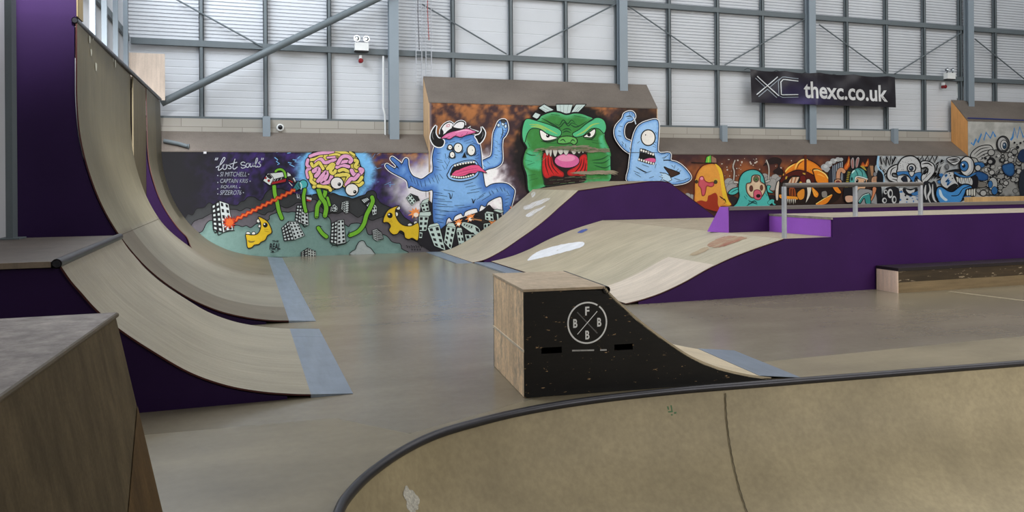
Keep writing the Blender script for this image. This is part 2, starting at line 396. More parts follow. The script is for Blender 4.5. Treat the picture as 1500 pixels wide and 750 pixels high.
tag(m.build('steel_pipe', STEELD, None, loc=aty(262, 210, 19.0), smooth=True), 'short dark steel pipe end lying on the low bank at left', 'pipe')

# ================================================================ wall fittings
def emergency_light(px, py, s, turn, lab):
    c = aty(px, py, 19.30); t = thing('emergency_light', c, lab, 'light', 'emergency lights')
    w_, h_ = .165*s, .095*s
    m = MB(); m.box((c.x-w_, c.y, c.z-h_), (c.x+w_, c.y+.158, c.z+h_)); m.build('housing', WHITEP, t)
    m = MB(); m.box((c.x-w_, c.y+.01, c.z-h_-.03), (c.x+w_, c.y+.15, c.z-h_)); m.build('base_tray', BLACK, t)
    for sx in (-1, 1):
        o = Vector((c.x+sx*.115*s, c.y+.06, c.z+.20*s)); ax = Vector((turn, -1, -.1)).normalized()
        m = MB(); m.lathe(o, ax, [(-.07, .0), (-.06, .04*s), (0, .07*s), (.03, .075*s), (.03, .062*s), (-.02, .03*s), (-.02, 0)], 18); lp = m.build('lamp', CHROME, t, smooth=True)
        m = MB(); m.tube([o+Vector((0, .0, -.07*s)), (o.x, o.y+.02, c.z+h_)], .016, 8); m.build('lamp_neck', BLACK, lp)
emergency_light(530, 68, 1.0, .1, 'white twin-lamp emergency light on the wall rail at left')
emergency_light(1394, 111, 1.0, .9, 'white twin-lamp emergency light beside the far right column')
for px, py, lab in ((528.5, 89, 'round dark red alarm sounder below the left emergency light'), (1384, 127, 'dark red alarm sounder below the right emergency light')):
    c = aty(px, py, 19.40); t = thing('alarm_sounder', c, lab, 'alarm', 'alarm sounders')
    m = MB(); m.lathe(c, (0, -1, 0), [(-.10, .0), (-.10, .05), (0, .055), (.03, .06), (.05, .045), (.06, 0)], 18); m.build('sounder', RED, t, smooth=True)
    m = MB(); m.box((c.x-.03, c.y+.02, c.z+.05), (c.x+.03, c.y+.10, c.z+.14)); m.build('bracket', WHITEP, t)
c = aty(410.5, 187, 19.42); t = thing('security_camera', c, 'small white dome security camera on the blockwork beside the stub post', 'camera')
m = MB(); m.lathe((c.x, 19.45, c.z), (0, -1, 0), [(0, 0), (0, .088), (.045, .088), (.06, .075), (.06, 0)], 22); m.build('housing', WHITEP, t, smooth=True)
m = MB(); m.lathe((c.x, 19.395, c.z+.005), (0, -1, 0), [(0, .055), (.025, .048), (.045, .028), (.052, 0)], 18); m.build('dome', mk('dark_dome', C(14, 16, 22), .1), t, smooth=True)
m = MB(); m.tube([aty(561.5, 82, 19.43), aty(561.5, 158, 19.43), aty(564, 168, 19.43), aty(564.5, 198, 19.43)], .022, 8)
tag(m.build('conduit', WHITEP, None, loc=aty(564, 198, 19.43), smooth=True), 'thin white conduit running down beside the left column', 'conduit')
m = MB(); m.tube([aty(1402.5, 123, 19.6), aty(1402.5, 144, 19.6)], .02, 8)
tag(m.build('conduit', WHITEP, None, loc=aty(1402.5, 144, 19.43), smooth=True), 'short white conduit beside the far right column', 'conduit')
for xa, xb, yb, lab in ((609, 617.5, 126, 'left one of two vertical wire cable trays right of the left column'), (623.5, 631.5, 119, 'right one of two vertical wire cable trays, reaching behind the mural wall')):
    A, B = aty(xa, 60, 19.40), aty(xb, 60, 19.40); zb = max(aty(xa, yb, 19.40).z, 4.0); zb = 4.37 if xa > 615 else zb
    m = MB()
    for x in (A.x, B.x): m.tube([(x, 19.355, zb), (x, 19.355, 9.2)], .006, 5)
    for x in (A.x, B.x): m.tube([(x, 19.40, zb), (x, 19.40, 9.2)], .006, 5)
    z = zb+.02
    while z < 9.2:
        m.tube([(A.x, 19.40, z), (A.x, 19.355, z), (B.x, 19.355, z), (B.x, 19.40, z)], .0055, 5, caps=False); z += .085
    t = thing('cable_tray', (A.x, 19.4, zb), lab, 'tray', 'cable trays')
    m.build('wire_basket', GALV, t)
    m = MB(); m.tube([((A.x+B.x)/2+.01, 19.385, zb+.9), ((A.x+B.x)/2-.02, 19.38, 6.0), ((A.x+B.x)/2, 19.385, 9.2)], .012, 6); m.build('cable', mk('grey_cable', C(96, 96, 104), .6) if xa < 615 else mk('red_cable', C(168, 84, 84), .6), t)
# ================================================================ banner
bn = thing('banner', aty(1205, 130, 19.18), 'long black banner with silver lettering hung from the wall rail across the column', 'banner')
bTL, bTR, bBL, bBR = (1099, 101), (1311, 112), (1101, 150), (1312.5, 157.5)
def ban(u, v, lift=0.0):
    """u along, v down; gentle sag between the fixing points"""
    px = (bTL[0]*(1-u)+bTR[0]*u)*(1-v)+(bBL[0]*(1-u)+bBR[0]*u)*v
    py = (bTL[1]*(1-u)+bTR[1]*u)*(1-v)+(bBL[1]*(1-u)+bBR[1]*u)*v
    s = abs(math.sin(PI*u*4.2)); py += 2.2*s*(1-v)**2
    d = .05*math.sin(PI*u*4.2*2+v*2.5)*(1-v)**1.3+.03*math.sin(17*u+7*v)+.02*math.sin(41*u-9*v)*(1-v*.5)+.04*math.exp(-((u-.465)/.016)**2)*(.3+v)+.05*abs(math.sin(PI*u*4.2))*(1-v)**2
    return aty(px, py, 19.17-d*.7-lift)
for k in range(6):
    q = ban(min(.998, max(.002, k/5)), 0); m = MB(); m.tube([q+Vector((0, .002, -.01)), (q.x, 19.30, q.z+.04), (q.x, 19.455, q.z+.02)], .006, 6); m.build('tie_cord', BLACK, bn)
m = MB(); nu, nv_ = 140, 22
V = [ban(i/nu, j/nv_) for j in range(nv_+1) for i in range(nu+1)]
def bcol(u, v):
    g = math.exp(-((u-.36)/.16)**2-((v-.9)/.45)**2); n = .5+.5*mnoise.noise(Vector((u*7, v*3, 4)))
    return (.020+.035*g*n, .018+.022*g*n, .024+.14*g*n, 1)
m.add(V, [(j*(nu+1)+i, j*(nu+1)+i+1, (j+1)*(nu+1)+i+1, (j+1)*(nu+1)+i) for j in range(nv_) for i in range(nu)], [bcol(i/nu, j/nv_) for j in range(nv_+1) for i in range(nu+1)])
m.build('sheet', mk('banner_vinyl', attr='Col', rough=.42, var=.1, spec=.35), bn, smooth=True, attr=True)
BW = mk('banner_white', C(205, 206, 208), .5); BCH = mk('banner_silver', attr='Col', rough=.4, var=.05)
def bpx(px, py):  # photo pixel -> banner u,v
    u = (px-1100)/(1311.7-1100); v = (py-(101+11*u))/(49-3.5*u); return u, v
V0, F0 = text_tris('thexc.co.uk', .022)
m = MB(); V = []
for x, y in V0:
    px = 1177.5+x*(1300-1177.5); yb = 143.5+x*6.0; yt = 118.0+x*6.5
    u, v = bpx(px, yb+(yt-yb)*y); V.append(ban(u, v, .012))
m.add(V, F0); tag(m.build('lettering', BW, bn), 'white bold lettering')
m = MB()
def bstroke(pts, w, ca, cb):
    for k, (ww, col, lf) in enumerate(((w, ca, .008), (w*.62, (.012, .012, .02, 1), .010), (w*.16, cb, .012))):
        P = [Vector(p) for p in pts]; V = []; n = len(P)
        for i, p in enumerate(P):
            t = (P[min(i+1, n-1)]-P[max(i-1, 0)]).normalized(); nn = Vector((-t.y, t.x))
            sft = nn*(-w*.30) if k == 2 else Vector((0, 0))
            for sg in (-1, 1):
                q = p+nn*sg*ww/2+sft; u, v = bpx(q.x, q.y); V.append(ban(u, v, lf))
        m.add(V, [(2*i, 2*i+1, 2*i+3, 2*i+2) for i in range(n-1)], col)
def seg(a, b, n=6): return [(a[0]+(b[0]-a[0])*i/n, a[1]+(b[1]-a[1])*i/n) for i in range(n+1)]
SL, WH = C(150, 160, 172), C(235, 238, 240)
bstroke(seg((1108.5, 112), (1139, 141.5)), 5.5, SL, WH); bstroke(seg((1109, 140), (1141, 113)), 5.5, SL, WH)
bstroke(seg((1170, 116), (1147, 114.5))+seg((1147, 114.5), (1142.5, 119))[1:]+seg((1142.5, 119), (1142.5, 139))[1:]+[(1146, 140.5)]+seg((1146, 140.5), (1169, 140))[1:], 5.0, SL, WH)
tag(m.build('emblem', BCH, bn, attr=True), 'silver outlined emblem letters')

# ================================================================ ramps: helpers
def prof_at(prof, x):
    for (a, b) in zip(prof[:-1], prof[1:]):
        if min(a[0], b[0]) <= x <= max(a[0], b[0]) and a[0] != b[0]: return a[1]+(b[1]-a[1])*(x-a[0])/(b[0]-a[0])
    return prof[-1][1]
EDGE = C(80, 42, 40)
def sheet(prof, ys, colf, th=.022, flip=False, fy=None):
    th = th*.6
    """curved ply skin: profile (x,z) swept over ys; colf(s,y,x,z) gives the tint"""
    n = len(prof); m = MB(); V = []; cols = []
    nor = []
    for i in range(n):
        a, b = Vector(prof[max(i-1, 0)]), Vector(prof[min(i+1, n-1)]); t = (b-a).normalized(); q = Vector((-t.y, t.x))
        if q.y < 0 and abs(q.y) > .02: q = -q
        nor.append(q if not flip else q)
    fy = fy or (lambda y, x, z: y)
    for y in ys:
        for i, (x, z) in enumerate(prof): V.append((x, fy(y, x, z), z)); cols.append(colf(i/(n-1), y, x, z))
    top = [(j*n+i, j*n+i+1, (j+1)*n+i+1, (j+1)*n+i) for j in range(len(ys)-1) for i in range(n-1)]
    m.add(V, top, cols)
    # underside + edges (own vertices so the edge keeps its own tint)
    for y in (ys[0], ys[-1]):
        E = [(x, fy(y, x, z), z) for x, z in prof]+[(x-q.x*th, fy(y, x, z), max(z-q.y*th, -.001)) for (x, z), q in zip(prof, nor)]
        m.add(E, [(i, i+1, n+i+1, n+i) for i in range(n-1)], EDGE)
    U = [(x-q.x*th, fy(y, x, z), max(z-q.y*th, -.001)) for y in (ys[0], ys[-1]) for (x, z), q in zip(prof, nor)]
    m.add(U, [(i, n+i, n+i+1, i+1) for i in range(n-1)], EDGE)
    for e in (0, n-1):
        q = nor[e]; x, z = prof[e]
        ya, yb = fy(ys[0], x, z), fy(ys[-1], x, z); m.add([(x, ya, z), (x, yb, z), (x-q.x*th, yb, max(z-q.y*th, -.001)), (x-q.x*th, ya, max(z-q.y*th, -.001))], [(0, 1, 2, 3)], EDGE)
    return m
def frange(a, b, n): return [a+(b-a)*i/n for i in range(n+1)]
def side(poly, y0, t, mat, parent, name='side_panel'):
    m = MB(); m.plate(poly, lambda u, v, w: (u, y0+w, v), t); return m.build(name, mat, parent)
def dull(c, k): return (c[0]*k, c[1]*k, c[2]*k, 1)
TAN, TAN2, OLIVE = C(176, 168, 148), C(142, 132, 114), C(132, 124, 98)
def lerp(a, b, t): return tuple(a[i]+(b[i]-a[i])*t for i in range(3))+(1,)
def sst(a, b, x): t = min(max((x-a)/(b-a), 0), 1); return t*t*(3-2*t)
def strip(x0, x1, z0, y0, y1, parent, label=None, split=None):
    m = MB(); z1 = .004
    for (a, b) in ([(y0, y1)] if not split else [(y0, split-.004), (split+.004, y1)]):
        m.hexa([(x0, a, .0), (x1, a, .0), (x1, b, .0), (x0, b, .0)], [(x0, a, z0), (x1, a, z1), (x1, b, z1), (x0, b, z0)])
    return m.build('threshold_plate', METAL, parent)

# ---------------- A: low quarter pipe at the left
qa = thing('quarter_pipe', (-.3, 7.9, 0), 'low tan quarter pipe with flat deck and round steel coping, front left', 'ramp')
pa = [(-1.245,1.12),(-1.18,1.01),(-1.11,.915),(-1.01,.785),(-.85,.625),(-.63,.45),(-.38,.275),(-.12,.155),(.13,.085),(.36,.045),(.50,.028)]
PA = catmull(pa, 5)
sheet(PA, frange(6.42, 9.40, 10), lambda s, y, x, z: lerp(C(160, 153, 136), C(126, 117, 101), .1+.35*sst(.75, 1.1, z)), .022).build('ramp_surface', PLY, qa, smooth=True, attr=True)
strip(.50, .83, .028, 6.42, 9.40, qa, split=8.9)
body = [(x-.0, z-.026) for x, z in PA if z > .045]
bx0 = body[-1][0]
poly = [(-2.365, .0)]+[(bx0, 0)]+body[::-1]+[(-1.30, 1.10), (-2.365, 1.10)]
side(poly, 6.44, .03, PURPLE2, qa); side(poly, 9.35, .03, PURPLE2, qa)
m = MB(); m.box((-2.41, 6.40, 1.115), (-1.29, 9.41, 1.15), C(98, 90, 84)); m.build('deck', PLYV, qa, attr=True)
m = MB(); m.box((-2.41, 6.385, 1.11), (-1.30, 6.40, 1.152), C(140, 126, 112)); m.build('deck_edge', PLYV, qa, attr=True)
m = MB(); m.tube([(-1.262, 6.38, 1.135), (-1.262, 9.43, 1.135)], .035, 14, caps=False)
m.tube([(-1.262, 6.381, 1.135), (-1.262, 6.42, 1.135)], .027, 14); m.build('coping', BLACKPIPE, qa, smooth=True)

# ---------------- B: tall vert ramp
vb = thing('vert_ramp', (-1.2, 13, 0), 'tall plywood vert quarter pipe with dark purple side panel at the left wall', 'ramp')
pb = [(-1.75,3.52),(-1.752,3.0),(-1.75,2.62),(-1.72,2.24),(-1.64,1.86),(-1.51,1.47),(-1.33,1.12),(-1.10,.80),(-.86,.56),(-.58,.355),(-.28,.20),(.02,.105),(.30,.05),(.52,.030)]
PB = catmull(pb, 6)
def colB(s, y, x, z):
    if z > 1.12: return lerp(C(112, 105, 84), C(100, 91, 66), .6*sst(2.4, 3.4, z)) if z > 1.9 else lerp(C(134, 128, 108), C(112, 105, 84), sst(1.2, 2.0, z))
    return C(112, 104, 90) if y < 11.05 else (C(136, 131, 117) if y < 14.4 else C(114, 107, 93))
ysB = [9.95, 10.4, 11.04, 11.06, 12, 13, 14, 14.4]
def fB(y, x, z):
    return y if y < 13.5 else (y-13.5)/.9*(.9+.66*sst(1.12, .5, z))+13.5
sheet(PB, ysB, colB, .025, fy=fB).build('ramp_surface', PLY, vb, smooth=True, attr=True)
m = MB()  # the level joint between upper and lower sheets
m.box((-1.352, 9.951, 1.117), (-1.326, 14.39, 1.121)); m.build('sheet_joint', mk('dark_joint', C(88, 80, 62), .8), vb)
strip(.52, .84, .030, 9.95, 15.05, vb)
body = [(x-.03*sst(.5, 2.0, z), z-.03*sst(2.2, .8, z)-.001) for x, z in PB if z > .05]
poly = [(-2.365, 0), (body[-1][0], 0)]+body[::-1]+[(-1.78, 3.60), (-2.365, 3.60)]
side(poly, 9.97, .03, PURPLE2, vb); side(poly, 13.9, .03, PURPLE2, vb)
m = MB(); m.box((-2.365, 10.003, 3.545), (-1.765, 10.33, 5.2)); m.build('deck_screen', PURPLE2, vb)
m = MB(); m.box((-1.764, 10.006, 3.60), (-1.752, 10.33, 5.2), C(150, 134, 100)); m.build('screen_edge', PLYV, vb, attr=True)
m = MB(); m.box((-1.735, 14.42, .8), (-1.71, 16.19, 3.49), C(104, 95, 74)); m.build('upright_panel', PLYV, vb, attr=True)
m = MB(); m.box((-2.24, 10.34, 3.50), (-1.79, 16.19, 3.54), C(140, 128, 118)); m.build('deck', PLYV, vb, attr=True)
m = MB(); m.tube([(-1.77, 9.94, 3.545), (-1.712, 16.2, 3.545)], .035, 12, caps=False); m.tube([(-1.77, 9.941, 3.545), (-1.77, 9.99, 3.545)], .028, 12)
m.build('coping', BLACKPIPE, vb, smooth=True)
for px, py, rr in ((134, 58, .03), (136, 77, .028), (143, 98, .035), (171, 93, .04), (168, 88, .02), (139, 55, .02)):
    ang = YAW+math.atan((px-750)/F_PX); Y = -1.735/math.tan(ang); p = aty(px, py, Y)
    ring = [(-1.742, Y+rr*1.6*math.cos(g)*(1+.3*math.sin(3*g)), p.z+rr*2*math.sin(g)*(1+.3*math.cos(2*g))) for g in [2*PI*k/12 for k in range(12)]]
    m = MB(); m.add(ring, [tuple(range(12))])
    tag(m.build('paint_mark', mk('faded_white_marks', C(190, 190, 176), .7), vb), 'pale scuffed paint mark')
# ---------------- C: second section against the back wall
vc = thing('quarter_pipe', (-1.0, 17.5, 0), 'far plywood quarter pipe section beyond the vert ramp, meeting the mural wall', 'ramp')
pc = [(-1.70,3.50),(-1.69,2.9),(-1.665,2.17),(-1.56,1.67),(-1.41,1.27),(-1.18,.89),(-.97,.655),(-.72,.43),(-.45,.27),(-.2,.165),(.1,.085),(.35,.045),(.52,.030)]
PC = catmull(pc, 6)
def fC(y, x, z): return y if y > 17.6 else 17.6-(17.6-y)/(17.6-16.21)*(17.6-16.21+1.15*sst(.72, .52, z))
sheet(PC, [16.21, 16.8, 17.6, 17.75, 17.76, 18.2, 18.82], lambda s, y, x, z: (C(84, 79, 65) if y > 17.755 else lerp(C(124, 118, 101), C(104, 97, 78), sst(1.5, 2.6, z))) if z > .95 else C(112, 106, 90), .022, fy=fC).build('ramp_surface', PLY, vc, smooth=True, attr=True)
body = [(x-.03*sst(.5, 2.0, z), z-.028*sst(2.2, .8, z)-.001) for x, z in PC if z > .05]
poly = [(-2.365, 0), (-.8, 0)]+[q for q in body[::-1] if q[1] > .56]+[(-2.365, 3.49)]
side(poly, 16.225, .03, PURPLE3, vc)
strip(.52, .84, .030, 15.06, 18.70, vc)
m = MB(); m.box((-2.24, 16.21, 3.50), (-1.72, 18.7, 3.535), C(140, 128, 118)); m.build('deck', PLYV, vc, attr=True)
m = MB(); m.tube([(-1.712, 16.21, 3.545), (-1.69, 18.68, 3.545)], .035, 12); m.build('coping', BLACKPIPE, vc, smooth=True)
# plywood board standing at the far end
m = MB(); a, b = aty(189, 77, 18.76), aty(242, 158, 18.76); m.box((a.x, 18.74, 3.53), (b.x, 18.765, a.z), C(204, 188, 174))
tag(m.build('plywood_board', PLYV, None, loc=((a.x+b.x)/2, 18.75, 3.5), attr=True), 'upright bare plywood board at the far end of the vert ramp', 'board')

# ================================================================ near-left wooden bank block
k0 = Vector((-.60, 4.30, 0)); e_ = Vector((math.sin(math.radians(3.9)), math.cos(math.radians(3.9)), 0))
zt = aty(166, 458, 4.30).z
def nb(d, z, out=0.0):  # point on the sloping face: d back along the edge, z height
    q = k0-e_*d; f = (zt-z)/zt; return Vector((q.x+.215*f+out, q.y+.02*f, z))
wbk = thing('wooden_bank', (-.9, 3.2, 0), 'big worn plywood bank block with flat top, cropped at the lower left corner', 'ramp')
m = MB(); D0, D1 = 0, 3.2
A, B = nb(D0, zt-.02), nb(D1, zt-.02); L0_, L1_ = A+Vector((-1.5, 0, 0)), B+Vector((-1.5, 0, 0))
At, Bt = nb(D0, 0.0), nb(D1, 0.0)
def dz(p, z): return Vector((p.x, p.y, z))
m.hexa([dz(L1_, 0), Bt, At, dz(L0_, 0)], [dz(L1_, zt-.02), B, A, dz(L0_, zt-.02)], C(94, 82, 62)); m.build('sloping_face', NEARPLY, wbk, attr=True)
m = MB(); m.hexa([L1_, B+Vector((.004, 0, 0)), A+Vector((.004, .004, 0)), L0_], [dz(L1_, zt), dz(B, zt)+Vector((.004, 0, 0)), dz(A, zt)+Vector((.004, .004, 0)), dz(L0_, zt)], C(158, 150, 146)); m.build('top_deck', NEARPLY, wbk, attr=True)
m = MB(); m.tube([dz(A, zt-.012)+Vector((.004, 0, 0)), dz(B, zt-.012)+Vector((.004, 0, 0))], .012, 8, C(96, 86, 70)); m.build('top_edge', PLYV, wbk, attr=True)
m = MB(); tri = [nb(.0, zt*.47, .004), nb(0, 0, .004), nb(.75, 0, .004), nb(.42, .0, .004)]
bz = min((k*.01 for k in range(100)), key=lambda z: abs(proj(nb(0, z))[1]-594)); bd = min((k*.01 for k in range(150)), key=lambda d: abs(proj(nb(d, .12))[0]-169)+0*d)
m.add([nb(.0, bz, .004), nb(.0, 0.0, .004), nb(bd*1.12, 0.0, .004)], [(0, 1, 2)], C(90, 70, 44)); tag(m.build('corner_patch', NEARPLY, wbk, attr=True), 'browner triangular corner sheet')

# ================================================================ kicker ramp
ko = atz(768.3, 583.5); kang = math.radians(-5.2)
ku = Vector((math.cos(kang), math.sin(kang), 0)); kv = Vector((-math.sin(kang), math.cos(kang), 0))
def kp(u, v, z): return ko+ku*u+kv*v+Vector((0, 0, z))
def k_uv(px, py):
    p = atp(px, py, ko, kv)-ko; return p.dot(ku), p.z
KD = 1.12
kk = thing('kicker_ramp', ko+ku*1.1+kv*.56, 'black-sided portable kicker ramp with round white lettered badge, centre of the floor', 'ramp')
zt_k = k_uv(768, 424)[1]; ztop = zt_k
kcurve = [k_uv(*p) for p in ((888,423),(893,428),(913,447),(943,473),(976.7,498),(1013,521.5),(1053,538),(1095,548),(1130,553))]
kcurve = [(kcurve[0][0], ztop-.012)]+kcurve[1:]
KC = catmull(kcurve, 4); KC = [(u, max(z, .012)) for u, z in KC]
uend = KC[-1][0]
slots = []
for px0, px1, py0, py1 in ((793, 823, 509.5, 517), (900, 927, 504.8, 512)):
    a, b = k_uv(px0, py0), k_uv(px1, py1); slots.append([(a[0], b[1]), (b[0], b[1]), (b[0], a[1]), (a[0], a[1])])
fpoly = [(0, .004), (uend, .0)]+[(u, z-.02 if z > .03 else z-.008) for u, z in KC[::-1]]+[(0, ztop-.02)]
KBLK = mk('chipped_black_ply', C(24, 23, 24), .5, 0, .2, (3, 3, 3), spec=.35, col2=C(190, 156, 116), thr=(.65, .675, (14, 14, 38)), streak=(6, 6, 50))
m = MB(); m.plate(fpoly, lambda u, v, w: kp(u, w, v), .018, holes=slots); m.build('side_panel', KBLK, kk)
m = MB(); m.plate(fpoly, lambda u, v, w: kp(u, KD-.018+w, v), .018); m.build('side_panel', KBLK, kk)
m = MB(); m.hexa([kp(.0, .019, .004), kp(.018, .019, .004), kp(.018, KD-.019, .004), kp(0, KD-.019, .004)], [kp(.0, .019, ztop-.02), kp(.018, .019, ztop-.02), kp(.018, KD-.019, ztop-.02), kp(0, KD-.019, ztop-.02)], C(232, 202, 166))
tag(m.build('back_panel', mk('scuffed_bare_ply', attr='Col', rough=.65, var=.26, scale=(4, 4, 3), streak=(3, 16, 2), fine=.14, fscale=40, col2=C(120, 116, 108), thr=(.52, .8, (4, 5, 3))), kk, attr=True), 'bare scuffed plywood end panel')
m = MB(); z_ = ztop*.42; m.hexa([kp(-.006, 0, z_), kp(0, 0, z_), kp(0, KD, z_), kp(-.006, KD, z_)], [kp(-.006, 0, z_+.018), kp(0, 0, z_+.018), kp(0, KD, z_+.018), kp(-.006, KD, z_+.018)], C(214, 200, 180)); m.build('rub_strip', PLYV, kk, attr=True)
m = MB(); m.hexa([kp(-.006, -.004, ztop-.02), kp(KC[0][0]-.01, -.004, ztop-.02), kp(KC[0][0]-.01, KD+.004, ztop-.02), kp(-.006, KD+.004, ztop-.02)],
                 [kp(-.006, -.004, ztop), kp(KC[0][0]-.01, -.004, ztop), kp(KC[0][0]-.01, KD+.004, ztop), kp(-.006, KD+.004, ztop)], C(182, 164, 142)); m.build('top_deck', PLYV, kk, attr=True)
m = MB(); V = []; n = len(KC)
for v in (0, KD):
    V += [kp(u, v, z) for u, z in KC]+[kp(u-.012, v, max(z-.02, .0)) for u, z in KC]
F = [(i, i+1, 2*n+i+1, 2*n+i) for i in range(n-1)]+[(n+i, 3*n+i, 3*n+i+1, n+i+1) for i in range(n-1)]+[(i, n+i, n+i+1, i+1) for i in range(n-1)]+[(2*n+i, 2*n+i+1, 3*n+i+1, 3*n+i) for i in range(n-1)]+[(0, 2*n, 3*n, n), (n-1, 2*n-1, 4*n-1, 3*n-1)]
m.add(V, F, C(200, 186, 160)); m.build('ramp_surface', PLY, kk, smooth=True, attr=True)
ut = k_uv(1173, 555.5)[0]
m = MB(); zs = KC[-1][1]+.002
um = k_uv(1113, 550)[0]
m.hexa([kp(um, 0, prof_at(KC, um)+.001), kp(ut, 0, 0.001), kp(ut, KD, 0.001), kp(um, KD, prof_at(KC, um)+.001)], [kp(um, 0, prof_at(KC, um)+.005), kp(ut, 0, .005), kp(ut, KD, .005), kp(um, KD, prof_at(KC, um)+.005)])
m.build('threshold_plate', METAL, kk)
m = MB(); cu_ = KC[0][0]; zc = ztop-.028
m.tube([kp(cu_, -.012, zc), kp(cu_, KD+.012, zc)], .03, 14, caps=False); m.tube([kp(cu_, .01, zc), kp(cu_, KD-.01, zc)], .024, 14); m.build('coping', BLACKPIPE, kk, smooth=True)
# round badge on the black side
BADGE = mk('badge_white', C(240, 242, 246), .55)
bc = k_uv(860.3, 472.8); R_ = (k_uv(889.5, 472)[0]-k_uv(831, 474)[0])/2
m = MB(); V = []; N_ = 56
for k in range(N_):
    g = 2*PI*k/N_
    for r in (R_, R_*.925): V.append(kp(bc[0]+r*math.cos(g), -.0015, bc[1]+r*math.sin(g)))
m.add(V, [(2*k, 2*k+1, (2*k+3) % (2*N_), (2*k+2) % (2*N_)) for k in range(N_) if k != 8])
def bar(u0, z0, u1, z1, w, off=-.0015):
    d = Vector((u1-u0, z1-z0)).normalized(); q = Vector((-d.y, d.x))*w/2
    m.add([kp(u0+q.x, off, z0+q.y), kp(u1+q.x, off, z1+q.y), kp(u1-q.x, off, z1-q.y), kp(u0-q.x, off, z0-q.y)], [(0, 1, 2, 3)])
q_ = R_*.50
bar(bc[0]-q_, bc[1]-q_*1.05, bc[0]+q_, bc[1]+q_*1.05, .006)
for ch, du, dz_ in (('F', 0, .56), ('B', -.60, 0), ('B', .60, 0), ('B', 0, -.58)):
    V0, F0 = text_tris(ch, .03); h_, w_ = R_*.42, R_*.21
    m.add([kp(bc[0]+du*R_+(x-.5)*w_, -.0015, bc[1]+dz_*R_+(y-.5)*h_) for x, y in V0], F0)
tag(m.build('badge', BADGE, kk), 'white ring badge with crossed lines and letters')
m = MB(); bar(bc[0]-q_, bc[1]+q_*1.05, bc[0]+q_, bc[1]-q_*1.05, .009, -.001); m.build('badge_stroke', mk('badge_grey', C(105, 105, 108), .6), kk)
random.seed(5)
for x0, x1 in ((838, 869), (879, 888)):
    x = x0; m = MB()
    while x < x1:
        a = k_uv(x, 513.6-(x-838)*.02); wv = .010+.008*random.random(); m.add([kp(a[0], -.0015, a[1]-.006), kp(a[0]+wv, -.0015, a[1]-.006), kp(a[0]+wv, -.0015, a[1]+.006), kp(a[0], -.0015, a[1]+.006)], [(0, 1, 2, 3)]); x += 1.9
    tag(m.build('small_print', mk('badge_grey2', C(190, 190, 192), .6), kk), 'tiny worn white stencil line')

# ================================================================ funbox in the middle-right
fb = thing('funbox', (8.5, 12, 0), 'wide plywood funbox bank with dark purple front wall and stepped deck', 'ramp')
zd, zu, YF, YB = .83, 1.125, 9.70, 15.88
pf = [(4.95,.022),(5.2,.065),(5.5,.14),(5.84,.262),(6.15,.40),(6.37,.49),(6.7,.605),(7.1,.72),(7.54,zd)]
PF = catmull(pf, 5)
def colF(s, y, x, z): return lerp(TAN, C(172, 158, 132), .5*sst(10, 14, y))
sheet(PF, frange(YF, YB, 10), colF, .02).build('ramp_surface', PLY, fb, smooth=True, attr=True)
strip(4.58, 4.95, .022, YF+.4, YB-.02, fb)
m = MB(); m.box((7.545, YF+.031, zd-.03), (8.44, YB, zd), C(164, 152, 132)); m.box((8.44, 11.6, zd-.03), (14.5, YB, zd), C(164, 152, 132)); m.build('lower_deck', PLYV, fb, attr=True)
m = MB(); m.box((8.43, YF+.031, zu-.03), (16, 11.19, zu), C(164, 154, 138)); m.build('upper_deck', PLYV, fb, attr=True)
m = MB(); m.box((8.405, YF-.006, zu-.032), (8.43, 11.19, zu+.004)); m.build('deck_edge_strip', mk('worn_edge_metal', C(150, 142, 134), .4, .3, .35, (9, 9, 9)), fb)
m = MB(); m.box((8.41, YF+.03, zd+.001), (8.43, 11.19, zu-.033)); tag(m.build('step_riser', LIT_PURPLE, fb), 'side-lit purple step riser')
body = [(x, z-.022) for x, z in PF if z > .05]
poly = [(body[0][0], 0), (16, 0), (16, zu-.001), (8.43, zu-.001), (8.43, zd-.001), (7.54, zd-.001)]+body[::-1]
side(poly, YF, .03, PURPLE, fb, 'front_wall')
m = MB(); Np = [(x, z+.003) for x, z in PF if x <= 6.42]
Va = [(x, YF+.004, z) for x, z in Np]; yb = lambda x: YF+.004+1.55*sst(4.95, 5.3, x)*0+1.45
V = Va+[(x, 11.0, z) for x, z in Np]; n = len(Np)
m.add(V, [(i, i+1, n+i+1, n+i) for i in range(n-1)], C(200, 188, 174)); tag(m.build('ply_patch', PLY, fb, attr=True), 'newer pale plywood sheet')
def on_f(px, py, lift=.004):
    """photo pixel -> point on the bank skin"""
    lo, hi = YF, YB
    best = None
    for k in range(160):
        y = lo+(hi-lo)*k/159; p = aty(px, py, y); 
        if 4.95 <= p.x <= 7.54:
            d = p.z-prof_at(PF, p.x)
            if best is None or abs(d) < best[0]: best = (abs(d), p)
    p = best[1] if best else aty(px, py, 12); return Vector((p.x, p.y, prof_at(PF, p.x)+lift))
def mark(pts, name, mat, label, fine=5):
    P = catmull(pts, fine, True); m = MB(); c = (sum(p[0] for p in P)/len(P), sum(p[1] for p in P)/len(P))
    rings = [1, .75, .5, .25, .05]; V = []; n = len(P)
    for r in rings: V += [on_f(c[0]+(p[0]-c[0])*r, c[1]+(p[1]-c[1])*r) for p in P]
    F = [(k*n+i, k*n+(i+1) % n, (k+1)*n+(i+1) % n, (k+1)*n+i) for k in range(len(rings)-1) for i in range(n)]
    m.add(V, F); tag(m.build(name, mat, fb), label)
mark([(772.5,382),(783,371.5),(800,364.5),(822,358.5),(848,354.5),(856,356),(852,362),(834,367.5),(812,373.5),(790,378.5)], 'paint_splash', mk('white_paint_splash', C(226, 228, 232), .6, 0, .1, (6, 6, 6)), 'white paint splash')
